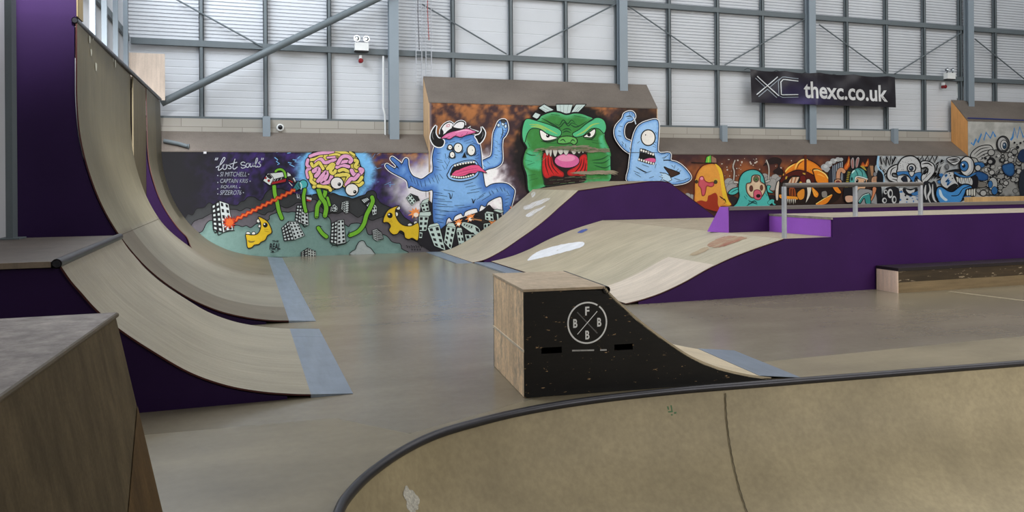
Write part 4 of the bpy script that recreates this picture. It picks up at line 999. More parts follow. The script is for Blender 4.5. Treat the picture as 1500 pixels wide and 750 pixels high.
p.cut('painted_creature', W1, 'yellow crescent creature at left with open mouth'); p.tile(550, 240, 5.558)
crescent([(62,475),(75,420),(110,370),(190,340),(165,370),(165,420),(190,470),(230,500),(290,505),(352,485),(348,620),(300,605),(270,615),(240,600),(230,560),(200,545),(180,570),(140,575),(110,540),(122,505),(100,478)], (118,420), 22, [(186,360,14,14),(170,410,13,16),(280,496,16,10),(328,480,14,12)], [[(110,455),(135,460)], [(112,468),(140,474)]])
p.done('painted_creature', W1, 'yellow crescent creature at right facing the other')
# brain
p = Paint(420, 215, 9.375, top=221.5); PK, YL = (222, 158, 196), (222, 204, 96)
p.worm([(530,560),(520,660),(430,800),(415,880),(410,955)], 5.6, GN); p.worm([(430,565),(470,690),(525,770),(542,850),(525,945)], 6.0, GN); p.worm([(560,700),(590,800)], 3.6, GN)
p.worm([(870,1215),(985,1160),(1060,1060),(1095,940),(1145,840),(1182,750),(1172,695)], 5.6, GN); p.worm([(435,1115),(485,1185),(545,1235)], 5.2, GN); p.worm([(250,590),(232,680),(240,790),(262,885)], 4.6, GN)
p.lines([[(860,1150),(850,1190),(865,1230)], [(390,960),(410,965),(440,960)], [(500,945),(530,955)], [(400,1100),(440,1085),(490,1100)]], 1.2)
p.fill([(260,205),(275,168),(330,110),(390,64),(640,62),(900,64),(940,120),(990,180),(1012,262),(1060,310),(1062,370),(1050,450),(1062,500),(1000,552),(900,545),(790,545),(620,600),(560,600),(450,565),(370,578),(330,510),(318,460),(290,425),(258,330)], YL, 1.6)
for pts, w_, c_ in [
    ([(330,180),(400,165),(480,125)],4.2,YL), ([(320,130),(430,92),(560,80),(650,72)],4.4,PK), ([(680,80),(780,78),(840,95),(925,130)],4,YL), ([(870,72),(925,112)],3.4,YL), ([(590,122),(680,102),(730,122),(715,160)],3.4,YL),
    ([(290,180),(278,250),(320,290),(278,330),(292,420)],4.6,PK), ([(400,215),(470,170),(520,218),(600,200),(665,172)],4.8,PK), ([(560,150),(660,140)],2.8,PK),
    ([(340,230),(370,270),(440,215),(470,250),(500,300)],4.4,YL), ([(320,350),(340,420),(335,470),(400,525),(372,552)],4.8,YL), ([(430,540),(500,545),(580,562),(600,595)],4.8,YL),
    ([(370,335),(430,300),(440,350),(402,400)],5.8,PK), ([(430,470),(520,362),(552,352),(540,420),(480,490),(580,482),(615,412)],5.4,PK), ([(560,300),(620,242),(650,262),(600,330),(640,368),(670,330)],4.8,YL),
    ([(920,182),(970,202),(942,270),(990,290)],4.8,YL), ([(690,280),(760,252),(850,272)],5.0,PK), ([(740,215),(820,200),(892,205)],4.6,PK), ([(700,230),(760,142),(840,132),(890,180),(870,210)],5.2,PK),
    ([(720,330),(780,312),(845,342)],4.8,YL), ([(680,402),(780,382),(850,402),(800,530)],5.2,YL), ([(1030,420),(980,490),(880,505)],5.0,YL), ([(1040,495),(990,530),(880,515)],4.6,YL),
    ([(890,325),(930,385),(1000,372),(1040,322),(1008,308)],5.6,PK), ([(985,385),(930,442),(880,440),(820,520)],5.2,PK)]:
    p.worm(pts, w_, c_, 2.0)
p.disc(690, 498, 82, 75, (226,222,218), 1.6); p.disc(722, 515, 21, 22, (14,14,16), .3); p.disc(716, 508, 7, 7, (190,190,190), 0); p.disc(895, 590, 84, 78, (226,222,218), 1.6); p.disc(936, 620, 21, 22, (14,14,16), .3); p.disc(930, 613, 7, 7, (190,190,190), 0)
p.done('painted_brain', W1, 'pink and yellow brain with two round eyes on green tentacles')

MG = 1.12; Paint.base = 0
# ---------------------------------------------------------------- tall wall: blue monster
BL, BLD, OUTW = (124, 170, 220), (64, 106, 176), (226, 228, 232)
p = Paint(top=150.2)
def ol(pts, grad=BLD, gw=7, col=BL):
    q = catmull(pts, 4, True); p.line(q+[q[0]], 4.6, OUTW, smooth=False, raw=True); p.line(q+[q[0]], 2.6, BLK, smooth=False, raw=True)
    p.fill(q, col, 0, smooth=False, grad=grad, gw=gw, raw=True)
ol([(704,238),(712,233),(720,228),(722,214),(723,197),(726.7,187),(731,178),(737,175.5),(741.5,178),(743.5,189),(740,198),(736,203),(734.7,214),(735,236),(727,244),(716,247),(706,250)], gw=4)
body = [(652,203),(664,200),(675,199),(694,198),(699,205),(702,212),(704,225),(705,240),(707.4,256),(711,274),(719,271),(727,269),(741.6,269.5),(750.6,276),(753,281),(749.7,296),(744,315),(741,322),(738,318),(737,306),(735,289),(726,289.5),(714.6,296),(711,302),(705,300),(702.5,304),(700.5,310),(698.5,305),(690,306),(681,310),(678.6,316),(675.5,312),(668,315),(665,318),(662.8,323),(658.5,318),(654,322),(652,334),(650,352),(641,350),(640,330),(635,324),(633.8,300),(634.3,279),(626,279.5),(618,279),(610,276),(605,273.5),(601,272),(598.8,275),(597,266),(592,261),(582,256),(571.6,250),(565.5,243.5),(567,240.8),(572,244),(578,247.5),(581,245.5),(584,246),(578,239),(573,233.5),(573.5,231),(576,231),(584,237),(589,241),(592,235),(594.5,232.5),(597,234.5),(597.5,242),(599.5,250),(604,257.5),(611,261),(618.4,262.5),(629,255.3),(634.6,250),(634,230),(637.3,215.3),(643,208)]
ol(body, gw=13)
p.tile(560, 150, 7.5)
# hand details, arm stripes
p.lines([[(1255,275),(1310,270)], [(1318,270),(1325,330),(1300,400)], [(1325,310),(1360,310)], [(1320,335),(1358,338)], [(1300,345),(1345,365)], [(1240,420),(1270,440)], [(1262,455),(1290,462)], [(1235,490),(1265,505)], [(1265,530),(1300,540)], [(1230,575),(1270,580)], [(1240,600),(1262,612)], [(1150,650),(1185,680)], [(1110,690),(1140,715)]], .8)
for x, y, rx, ry in ((1277,250,13,16), (1325,235,14,20), (1355,262,12,18)): p.disc(x, y, rx, ry, (190,210,226), .8)
p.fill([(1300,205),(1325,190),(1358,205),(1340,228),(1318,222)], (60,62,66), .6)
p.lines([[(150,700),(185,735)], [(125,715),(140,745)], [(190,670),(215,700)]], .8)
p.lines([[(600,560),(640,555)], [(590,620),(660,640)], [(605,650),(670,660)], [(660,690),(690,740)], [(680,640),(720,700)], [(740,640),(700,730)], [(570,700),(620,715)], [(590,740),(650,745)], [(850,410),(885,395)], [(900,430),(980,400)], [(920,450),(1000,430)], [(1000,440),(1050,470)], [(960,460),(1010,450)], [(1030,540),(1060,530)], [(1030,590),(1065,570)], [(690,455),(720,440)], [(740,440),(800,430)], [(690,560),(700,620)], [(715,600),(740,630)], [(1020,620),(1060,610)]], .8)
p.tile(630, 240, 5.557)
p.lines([[(30,230),(100,240)], [(40,250),(140,265)], [(30,280),(120,290)], [(60,300),(180,310)], [(30,320),(140,335)], [(50,345),(190,350)], [(30,370),(150,385)], [(80,390),(220,385)], [(40,410),(130,420)], [(110,210),(200,225)], [(290,190),(370,175)], [(330,215),(420,195)], [(300,240),(400,225)], [(280,170),(350,150)], [(400,270),(450,235)], [(420,300),(500,250)], [(380,290),(440,255)], [(200,340),(280,335)], [(230,360),(330,345)], [(540,200),(555,230)], [(570,190),(590,225)], [(600,195),(612,225)], [(500,215),(520,245)], [(480,225),(495,255)], [(625,220),(640,250)], [(610,290),(640,280)], [(605,320),(635,310)], [(610,350),(635,340)], [(620,260),(655,255)], [(40,440),(110,450)], [(60,470),(110,480)]], .85)
p.lines([[(145,240),(160,245),(165,280),(175,275),(182,240)], [(335,285),(345,290),(352,320),(360,300),(372,285)]], .8)
p.tile(550, 240, 5.558)
p.lines([[(280,100),(300,150)], [(305,110),(325,165)], [(335,125),(350,180)], [(365,135),(378,190)], [(400,130),(410,185)], [(430,115),(450,160)], [(460,110),(480,150)], [(500,90),(520,140)], [(520,80),(550,120)], [(480,80),(510,160)], [(410,215),(412,270)], [(430,215),(440,250)]], .8)
# face
p.tile(560, 150, 7.5)
for pts in ([(592,255),(548,310),(530,390),(560,460),(610,490),(660,480),(680,430),(655,400),(615,390),(586,335)], [(1092,270),(1130,330),(1112,400),(1066,450),(1040,405),(1020,370),(1065,350),(1092,310)]):
    q = catmull(p.X(pts), 4, True); p.line(q+[q[0]], 3.0, OUTW, smooth=False, raw=True); p.fill(q, (18,17,20), 0, smooth=False, raw=True)
p.line([(560,320),(550,370),(565,410)], 1.0, (120,120,124), taper=True); p.line([(1105,320),(1105,360),(1085,400)], 1.0, (120,120,124), taper=True)
p.fill([(905,285),(935,285),(970,262),(965,290),(1062,320),(1010,335)], (24,20,24), 1.4, OUTW, smooth=False)
p.fill([(640,370),(630,330),(660,260),(700,225),(745,212),(785,240),(760,300),(690,350)], (226,224,226), 2.6, BLK); p.line([(628,350),(632,300),(665,245),(705,215),(750,206),(790,235)], 1.0, OUTW)
p.fill([(642,372),(634,320),(650,290),(672,320),(668,352)], (24,22,26), 0)
p.fill([(700,330),(780,275),(820,290),(900,290),(830,310),(720,350)], (22,20,24), .5); p.fill([(772,272),(810,225),(860,205),(900,215),(908,245),(890,288),(840,292)], (226,224,226), 2.2, BLK); p.line([(770,262),(815,212),(870,196),(912,215),(916,250)], .9, OUTW)
p.text('ICI', 700, 242, 742, 275, (196,60,100), .02, .2, -.8)
p.fill([(640,400),(690,352),(760,322),(850,302),(930,285),(985,302),(1035,325),(985,345),(920,362),(862,385),(800,372),(742,405),(690,395)], (214,118,164), 1.2, grad=(196,84,136), gw=3); p.line([(800,330),(900,305),(990,318)], 2.2, (232,170,200), taper=True)
p.lines([[(700,392),(740,372)], [(860,380),(880,350)], [(920,355),(940,325)], [(800,370),(820,352)]], .7)
for x, y, rx, ry, dx, dy in ((833,500,42,47,5,-18), (977,527,40,52,14,-2), (744,493,20,23,4,2), (768,576,24,31,4,5)):
    p.disc(x, y, rx, ry, (228,226,220), 1.5); p.disc(x+dx, y+dy, 5, 5, (20,20,20), 0)
for x, y, r in ((833,500,62), (977,527,62), (744,493,36), (768,576,42)): p.lines([[(x+r*math.cos(g), y+r*1.1*math.sin(g)) for g in (2.2, 2.6, 3.0)], [(x+r*math.cos(g), y+r*1.1*math.sin(g)) for g in (.3, .7, 1.1)]], .6)
p.fill([(905,548),(878,606),(926,606)], (16,16,18), .5, smooth=False)
p.fill([(657,252),(662,243),(672,238),(684,235),(696,235.5),(701,243),(701,254),(694,261),(676,265.5),(660,263),(655,257)], (136,176,222), 1.2, raw=True)
p.fill([(660.5,252),(664,244.5),(672,240.5),(684,238),(695,238.5),(698.5,246),(697.5,253),(692,258.5),(676,262),(663,260.5),(659.5,256)], (18,14,18), .6, raw=True)
p.fill([(661.5,256),(667,250),(672,248.5),(677,246),(684,243.5),(692,241.5),(701,242),(706,246.5),(713,253.5),(706,251.5),(700,251),(697,253.5),(688,254),(680,257.5),(668,258.5)], (214,84,128), .9, raw=True)
p.lines([[(665,254.5),(680,250),(700,246)], [(672,256.5),(688,252),(701,249)], [(678,249),(690,245.5)]], .8, (150,44,86)) if False else None
for L in ([(665,254.5),(680,250),(700,246)], [(672,256.5),(688,252),(701,249)], [(678,249),(690,245.5)]): p.line(L, .8, (156,44,90), raw=True, taper=True)
for k in range(8): f = k/7; p.disc(666.5+f*27.5, 242.4-f*5.0-.8*math.sin(PI*f), 1.5, 1.5, (226,224,216), .5, raw=True)
for k in range(10): f = k/9; p.disc(662+f*31, 258.3+2.6*math.sin(PI*f)-f*2.2, 1.5, 1.3, (226,224,216), .5, raw=True)
p.done('painted_monster', W2, 'blue horned monster with pink tongue and white cap')
# ruined town at its foot
p = Paint()
p.fill([(617,300),(632,296),(634,318),(638,340),(652,330),(668,322),(690,314),(706,308),(716,300),(722,305),(738,318),(747,320),(738,336),(722,350),(700,362),(668,371),(640,373),(622,362),(612,352)], (24,22,28), 0, raw=True)
p.tile(630, 240, 5.557); FL = (226, 138, 74)
for x, y, r0, r1, n_, sd in ((232,478,38,18,9,2), (328,438,44,20,9,4), (520,492,58,26,10,6), (672,382,46,24,9,9)): p.star(x, y, r0, r1, n_, FL, 0, seed=sd); p.disc(x, y+12, r1*.8, r1*.7, (240,220,204), 0)
HT = (178, 196, 190)
p.block([(445,400),(512,405),(520,470),(448,455)], 2, 2, HT, HL, .9, mx=.2); p.quad([(445,400),(462,386),(532,396),(514,408)], HT, .8)
p.quad([(512,380),(575,405),(568,508),(545,510)], (36,36,40), .8); p.quad([(510,380),(545,368),(602,382),(578,402)], HT, .9); p.quad([(540,405),(556,408),(566,505),(552,512)], HT, .6)
p.quad([(330,445),(385,430),(490,478),(435,488)], (40,34,32), .9); p.line([(340,448),(420,460)], 1.6, (170,120,80)); p.block([(435,487),(490,480),(492,590),(435,612)], 2, 3, HT, HL, .9)
p.fill([(255,490),(275,472),(360,495),(405,530),(412,575),(395,592),(350,570),(262,510)], HT, 1.2); p.block([(272,482),(352,505),(340,530),(268,500)], 4, 1, HT, HL, .4); p.quad([(368,515),(395,530),(402,560),(376,545)], (30,30,34), .6); p.disc(345, 572, 13, 13, (26,26,28), .3)
p.block([(282,572),(362,574),(376,642),(300,668)], 2, 2, HT, HL, .9); p.block([(212,545),(262,545),(290,680),(238,684)], 2, 3, HT, HL, .9); p.quad([(212,545),(222,520),(255,520),(262,545)], HT, .8)
p.block([(132,508),(210,520),(172,702),(112,640)], 2, 4, HT, HL, .9, mx=.2); p.quad([(132,508),(148,482),(190,480),(210,520)], HT, .8)
p.tile(550, 240, 5.558)
p.star(322, 400, 60, 26, 9, FL, 0, seed=12); p.disc(330, 415, 20, 18, (236,214,196), 0)
p.block([(250,278),(285,242),(332,305),(296,338)], 2, 3, HT, HL, .9); p.quad([(285,242),(345,266),(360,298),(332,305)], (34,34,38), .9)
p.block([(365,330),(428,315),(440,380),(385,392)], 2, 2, HT, HL, .9); p.quad([(365,330),(388,297),(438,278),(428,315)], HT, .9)
p.block([(352,425),(435,428),(415,545),(352,548)], 2, 3, HT, HL, .9); p.quad([(352,425),(362,392),(448,388),(455,415),(435,428)], HT, .9); p.block([(355,553),(385,560),(380,605),(352,605)], 1, 1, HT, HL, .9)
p.block([(422,522),(520,500),(572,705),(478,668)], 2, 4, HT, HL, 1.0, mx=.2); p.quad([(422,522),(442,494),(502,480),(522,500)], HT, .9)
p.done('painted_ruins', W2, 'pale toppling tower blocks and flames')
# green head
p = Paint(755, 145, 5.36, top=151.3); G1, G2, MI = (54, 124, 56), (36, 94, 46), (76, 176, 126)
for q in ([(130,138),(156,104),(208,126),(172,160)], [(180,70),(226,40),(302,85),(240,110)], [(320,42),(450,42),(430,116),(400,122),(325,106)], [(475,42),(556,42),(445,156),(410,150)]):
    p.fill(q, (186,202,200), 1.2, smooth=False)
p.lines([[(200,75),(250,100)], [(215,60),(275,92)], [(350,45),(355,105)], [(380,45),(378,115)], [(415,45),(405,115)], [(500,60),(430,140)], [(525,50),(440,145)]], .7, (90,110,110))
p.fill([(172,160),(200,130),(250,108),(300,97),(350,104),(400,120),(460,108),(520,112),(570,130),(615,152),(700,250),(705,330),(735,380),(750,450),(752,520),(745,645),(600,660),(400,672),(240,690),(108,735),(85,600),(62,530),(60,470),(88,392),(70,350),(52,310),(52,250),(64,200)], G1, 2.6, grad=(82,176,122), gw=9)
p.fill([(60,205),(76,165),(104,154),(165,170),(262,200),(345,238),(362,270),(335,298),(262,282),(195,238),(130,232),(95,270),(72,345),(55,310),(52,255)], MI, 1.2, grad=(80,178,116), gw=3)
p.fill([(448,272),(500,240),(560,190),(605,158),(650,146),(695,166),(714,220),(696,270),(655,235),(600,232),(560,262),(530,288),(470,300)], MI, 1.2, grad=(80,178,116), gw=3)
p.fill([(650,300),(690,270),(708,330),(738,392),(748,450),(700,430),(660,380)], MI, 0, grad=G1, gw=4); p.fill([(90,392),(150,400),(210,440),(205,560),(130,560),(75,540),(62,480)], MI, 0, grad=G1, gw=5)
p.lines([[(110,200),(180,205),(250,235),(330,275)], [(120,215),(190,222),(240,250)], [(480,285),(540,255),(600,205),(660,190)]], 2.4, (150,186,92)); 
p.lines([[(310,192),(345,205),(375,165),(410,195),(440,165),(470,190)], [(240,170),(310,215),(350,220),(385,185),(415,212),(445,188),(500,215)], [(430,200),(480,220),(560,175)], [(500,240),(560,190),(620,158)], [(365,250),(390,235),(420,235),(440,250)], [(370,265),(400,252),(435,265)], [(205,150),(300,200),(355,235)], [(280,120),(350,130)], [(460,130),(560,150)]], 1.0, (20,62,36))
p.fill([(190,256),(205,245),(260,280),(330,306),(255,328),(208,316)], (228,226,220), 1.4); p.disc(255, 288, 15, 15, (14,12,12), 0); p.disc(250, 283, 4, 4, (220,220,220), 0)
p.fill([(535,296),(575,265),(622,235),(627,268),(600,302),(560,302)], (228,226,220), 1.4); p.disc(578, 280, 14, 15, (14,12,12), 0); p.line([(200,330),(260,338),(330,320)], 1.8, (18,40,22), taper=True); p.line([(540,312),(600,315),(640,270)], 1.6, (18,40,22), taper=True)
p.fill([(330,328),(350,300),(410,290),(470,304),(486,335),(462,360),(430,345),(400,352),(360,352),(335,347)], (98,168,86), 1.3, grad=(60,130,60), gw=2); p.lines([[(350,330),(375,318),(395,340)], [(430,340),(450,320),(470,335)]], 1.0, (20,60,30))
p.fill([(215,412),(245,402),(380,396),(545,405),(562,440),(556,600),(535,648),(400,664),(245,682),(222,640),(208,560)], (30,16,16), 1.4, (20,60,30))
p.fill([(218,440),(240,425),(282,445),(300,510),(345,555),(378,580),(372,612),(300,604),(240,622),(212,565)], (196,34,34), 0, grad=(140,20,22), gw=3); p.fill([(510,450),(560,445),(556,590),(480,602),(418,600),(412,565),(480,525)], (196,34,34), 0, grad=(140,20,22), gw=3)
p.lines([[(235,440),(238,520),(262,600)], [(258,440),(262,520),(300,590)], [(278,455),(290,530),(340,590)], [(540,460),(530,530),(490,595)], [(520,470),(505,530),(450,595)], [(552,500),(545,560),(520,598)]], 1.0, (80,12,14))
p.disc(405, 487, 102, 60, (20,10,14), 0); p.disc(405, 485, 96, 54, (206,98,150), 0); p.disc(400, 465, 70, 26, (222,140,174), 0)
for x, w_, h_ in ((250,20,40), (276,16,48), (312,24,48), (356,30,34), (398,30,36), (460,30,32), (500,22,26), (530,16,22)): p.fill([(x-w_/1.3, 400), (x+w_/1.3, 398), (x+w_*.3, 400+h_), (x-w_*.3, 400+h_)], (196,194,186), .6, smooth=True)
p.lines([[(100,340),(115,380)], [(80,420),(120,440),(160,440)], [(75,480),(130,490)], [(90,520),(150,500)], [(100,600),(160,590)], [(110,640),(180,620)], [(600,480),(680,470),(730,440)], [(610,500),(690,500),(740,470)], [(620,520),(700,540),(745,520)], [(600,560),(680,580)], [(640,600),(720,600)], [(590,320),(650,330)], [(600,340),(680,350)], [(240,350),(330,345)], [(700,380),(740,420)]], .8, (26,80,44))
SC = (140, 128, 110); random.seed(21)
for k in range(90):
    x = random.uniform(240, 690); y = 384+12*math.sin(x/90)+random.uniform(-6, 40)*(1 if x > 500 else .2); l = random.uniform(30, 120); p.line([(x, y), (x+l/2, y+random.uniform(-8, 4)), (min(x+l, 742), y+random.uniform(-8, 8))], random.uniform(.6, 2.2), random.choice([SC, (124,112,94), (110,118,92)]), taper=True)
for k in range(50):
    x = random.uniform(430, 700); y = 578-(x-560)*.02+random.uniform(-10, 14); p.line([(x, y), (x+60, y-4), (x+110, y+random.uniform(0, 10))], random.uniform(.5, 1.3), random.choice([SC, (150,140,120)]), taper=True)
for k in range(26):
    x = random.uniform(220, 640); y = 640-(x-220)*.05+random.uniform(-20, 40); p.line([(x, y), (x+50, y-4)], random.uniform(.5, 1.3), random.choice([SC, (120,140,100), (60,40,34)]), taper=True)
for k in range(60):
    x = random.uniform(135, 560); y = 396+10*math.sin(x/60)+random.uniform(-14, 8); l = random.uniform(20, 80); p.line([(x, y+4), (x+l/2, y-2), (x+l, y-3)], random.uniform(.4, 1.3), random.choice([SC, (118,112,88), (96,120,84)]), taper=True)
for k in range(16):
    x = random.uniform(130, 220); y = random.uniform(400, 470); p.line([(x, y+20), (x+30, y)], .8, (120,140,100), taper=True)
p.line([(245,688),(540,650)], 1.2, (36,20,30), smooth=False)
p.done('painted_head', W2, 'angry green head with open red mouth and white mohawk')
# one-eyed pale blue monster
p = Paint(885, 150, 5.77, top=155.2); LB, LBD = (150, 190, 232), (98, 146, 206)
def ol2(pts):
    q = catmull(p.X(pts), 4, True); p.line(q+[q[0]], 4.4, OUTW, smooth=False, raw=True); p.line(q+[q[0]], 2.4, BLK, smooth=False, raw=True); p.fill(q, LB, 0, smooth=False, grad=LBD, gw=4.5, raw=True)
ol2([(235,432),(215,425),(160,385),(105,310),(90,250),(105,195),(155,138),(172,95),(220,78),(250,92),(258,125),(232,155),(195,165),(170,200),(163,260),(182,310),(240,345)])
ol2([(205,668),(212,560),(225,450),(238,340),(262,250),(300,192),(370,160),(452,156),(454,300),(456,423),(553,430),(558,490),(610,508),(660,540),(715,600),(730,640),(700,668),(640,686),(560,690),(400,672)])
p.fill([(505,545),(545,560),(590,575),(640,598),(600,620),(560,632),(545,600)], (60,40,30), 1.2); p.line([(500,490),(540,488),(560,492)], 1.6)
p.fill([(470,592),(520,600),(555,620),(572,655),(540,672),(500,655),(478,662),(496,636),(466,626),(492,618)], (178,208,232), 1.1, smooth=False)
p.disc(372, 298, 55, 62, (226,222,216), 1.7); p.disc(350, 275, 5, 5, (16,16,16), 0); p.lines([[(425,330),(440,345)], [(415,350),(438,365)], [(410,370),(438,380)], [(430,250),(442,270)]], .9)
p.fill([(305,390),(340,396),(420,430),(434,480),(422,525),(390,522),(285,490),(300,450)], (16,14,16), 1.2, smooth=False); p.fill([(330,488),(380,470),(430,475),(430,505),(370,502)], (210,90,140), .4)
for k in range(6): p.disc(314+k*20, 404+k*7, 8, 11, (224,222,216), .3)
for k in range(7): p.disc(296+k*20, 482+k*6, 7, 10, (224,222,216), .3)
p.lines([[(185,120),(215,115),(235,120)], [(195,135),(240,128)], [(215,85),(220,110)], [(235,88),(238,112)], [(250,130),(262,160),(275,180)]], .8); p.line([(245,120),(258,150),(268,185)], 1.6, (190,205,220))
p.lines([[(130,200),(155,205)], [(120,240),(140,245)], [(115,280),(145,285)], [(150,330),(165,350)], [(180,350),(185,380)], [(150,350),(160,370)], [(215,380),(225,410)], [(250,580),(300,600)], [(260,600),(310,630)], [(270,545),(330,580),(360,590)], [(340,600),(400,580)], [(380,640),(420,625)], [(480,440),(520,430)], [(490,470),(530,455)], [(500,480),(545,440)], [(440,520),(430,555)], [(600,530),(590,560)], [(630,560),(610,580)], [(650,575),(620,600)], [(680,650),(720,640)], [(570,530),(585,545)], [(590,640),(640,655)], [(610,670),(690,655)], [(300,330),(280,345)], [(320,525),(380,545)]], .9)
p.line([(195,423),(450,424)], .7, (60,70,84), smooth=False)
p.done('painted_monster', W2, 'pale blue one-eyed monster scratching its head')

Paint.base = 0
# ---------------------------------------------------------------- low right wall
p = Paint(1000, 220, 8.33, top=226.4)
GC = (150, 148, 146)
for x, y, r in ((565,400,58),(610,420,50),(540,470,60),(600,480,70),(1000,330,45),(1050,380,60),(1130,345,50),(1100,420,70),(110,580,40),(60,560,36),(1180,370,40)): p.disc(x, y, r, r, GC, .5, (90,88,88))
p.fill([(500,700),(540,600),(620,560),(700,620),(720,720)], (36,32,34), 0); p.fill([(1030,690),(1040,560),(1130,560),(1180,690)], (34,30,32), 0)
random.seed(4)
for k in range(46):
    x = random.uniform(470, 1330); y = random.uniform(100, 330); r = random.choice([4, 5, 7, 10]); p.disc(x, y, r, r, (190,180,170), 0, n=10)
p.fill([(980,192),(1050,110),(1110,85),(1180,95),(1212,130),(1185,205),(1255,270),(1240,300),(1165,300),(1100,262),(1160,205),(1152,165),(1090,172),(1040,175)], (36,24,24), 0)
p.lines([[(640,120),(615,200),(630,260),(622,370)], [(1020,118),(1050,200),(1052,300),(1040,380)]], 3.0, (40,34,34), taper=False); p.lines([[(640,120),(615,200),(630,260),(622,370)], [(1020,118),(1050,200),(1052,300),(1040,380)]], 1.7, (176,168,160), taper=False)
p.worm([(630,388),(695,398)], 2.6, (176,172,166), 1.2); p.worm([(1020,385),(1055,370)], 2.6, (176,172,166), 1.2)
OR = (216, 148, 62)
p.fill([(140,640),(142,520),(145,400),(168,290),(235,195),(330,162),(400,168),(460,215),(492,300),(510,420),(535,520),(560,600),(595,665),(560,690),(470,690),(440,745),(320,720),(200,680)], OR, 1.8, (90,30,20), grad=(190,112,40), gw=4)
p.fill([(395,166),(460,215),(492,300),(512,430),(555,600),(592,664),(540,660),(500,600),(478,500),(462,380),(440,260)], (224,184,52), 0)
p.fill([(150,655),(220,612),(292,625),(310,560),(340,545),(400,520),(428,570),(430,660),(455,745),(330,725)], (150,48,26), 0); p.lines([[(450,560),(480,585),(500,590)], [(490,610),(510,600),(530,640)], [(500,650),(520,640)]], 1.1, (60,20,14))
p.fill([(210,330),(248,320),(272,370),(320,395),(372,388),(382,425),(350,448),(295,440),(282,500),(268,548),(236,552),(222,470),(192,430),(195,385)], (196,84,96), .9, (110,30,36), grad=(170,50,60), gw=2); p.disc(232, 345, 20, 18, (226,140,160), 0)
p.disc(168, 385, 16, 18, (60,50,30), .6); p.disc(402, 388, 18, 20, (60,60,36), .6); p.line([(380,350),(410,355),(445,382)], 1.6, (196,170,60), taper=True); p.lines([[(150,370),(165,355),(185,360)]], 1.4, (196,150,60))
p.line([(105,150),(270,158),(415,158)], 1.3, (30,20,18)); p.fill([(275,152),(290,82),(345,60),(350,152)], (90,176,70), .8, smooth=False); p.fill([(350,152),(348,65),(412,98),(415,156)], (140,104,88), .8, smooth=False); p.line([(318,80),(312,150)], 1.4, (170,200,70))
p.cut('painted_creature', W3, 'orange melting creature in a green and brown cap'); TL = (74, 172, 166)
p.fill([(555,520),(610,468),(712,448),(690,500),(640,540),(585,545)], TL, 1.2); p.lines([[(590,520),(640,490),(690,470)]], 1.4, (30,90,92))
p.fill([(645,700),(660,640),(690,560),(680,480),(690,360),(740,275),(830,237),(920,250),(982,312),(1004,400),(1030,500),(1050,700)], TL, 1.5, grad=(60,150,146), gw=3)
p.worm([(1060,640),(1095,620),(1120,650)], 5.0, TL, 1.2); p.fill([(1030,430),(1075,440),(1060,480),(1110,520),(1040,510)], TL, .9)
p.fill([(852,312),(938,310),(950,380),(1000,418),(1012,480),(985,540),(955,572),(880,582),(830,572),(782,505),(780,412),(832,392)], (206,182,152), 1.5, (70,46,36), grad=(150,116,90), gw=2.5)
p.disc(896, 352, 30, 34, (120,100,80), .8); p.disc(896, 354, 19, 20, (84,120,66), .5); p.disc(896, 356, 9, 9, (20,24,18), 0); p.disc(836, 468, 22, 38, (90,50,38), .3); p.disc(962, 458, 18, 34, (100,58,42), .3)
p.fill([(868,505),(905,482),(950,500),(965,560),(945,600),(905,606),(870,580)], (196,86,108), 1.0, (90,30,40)); p.disc(924, 558, 26, 20, (30,14,18), .3)
p.lines([[(770,540),(790,570)], [(750,560),(780,600)], [(800,610),(840,630),(880,620),(910,650)], [(820,620),(800,660)], [(700,340),(720,300)], [(690,330),(705,355)], [(1010,520),(1030,560)], [(780,680),(850,640),(910,660)]], 1.0, (20,60,62))
p.done('painted_creature', W3, 'teal pig-nosed creature')
# armoured beast
p = Paint(1130, 220, 8.825, top=226.4); OG = (222, 130, 34)
p.fill([(40,640),(90,560),(110,440),(140,360),(560,300),(760,420),(900,520),(860,640),(700,700),(300,705),(60,700)], (34,22,18), 0)
p.fill([(118,405),(135,345),(170,290),(245,195),(330,155),(440,118),(520,140),(600,190),(665,262),(640,330),(560,330),(440,275),(320,258),(190,320)], OG, 1.5, (40,18,10), grad=(190,96,24), gw=4)
p.lines([[(150,320),(220,230),(300,180)], [(305,250),(335,175),(400,125),(470,122)]], 2.2, (244,196,100)); p.lines([[(330,250),(355,180),(410,140)], [(500,250),(520,270)]], 1.2, (60,24,12)); p.line([(440,60),(440,270)], 3.6, (84,34,18), smooth=False)
p.fill([(110,395),(150,340),(260,280),(380,258),(500,300),(560,350),(545,440),(500,420),(400,350),(280,330),(170,390),(130,425)], (74,22,16), 1.0); p.quad([(180,345),(210,330),(200,370),(180,380)], (190,150,60), .3); p.quad([(400,290),(440,295),(440,320),(410,310)], (190,150,60), .3)
p.fill([(205,445),(235,380),(272,346),(362,344),(340,400),(312,445)], (206,176,148), .8, smooth=False); p.lines([[(270,350),(250,440)], [(320,346),(290,440)]], 1.6, (150,84,40), taper=False)
p.fill([(372,340),(430,330),(450,400),(420,440),(380,420)], (96,24,20), .6); p.disc(378, 430, 20, 24, (222,170,54), .5)
p.fill([(535,250),(600,248),(690,298),(742,370),(742,440),(640,442),(580,410),(548,310)], OG, 1.6, (50,22,10), grad=(196,100,24), gw=3); p.line([(545,262),(600,258),(690,305),(735,370)], 1.6, (246,204,120)); p.line([(590,310),(640,320),(690,350)], 2.2, (240,160,60), taper=True)
p.fill([(450,385),(498,378),(520,470),(500,590),(440,688),(462,570),(455,470)], (204,196,182), 1.1); p.fill([(75,412),(104,404),(96,520),(88,640),(58,640),(50,520)], (204,190,176), 1.1)
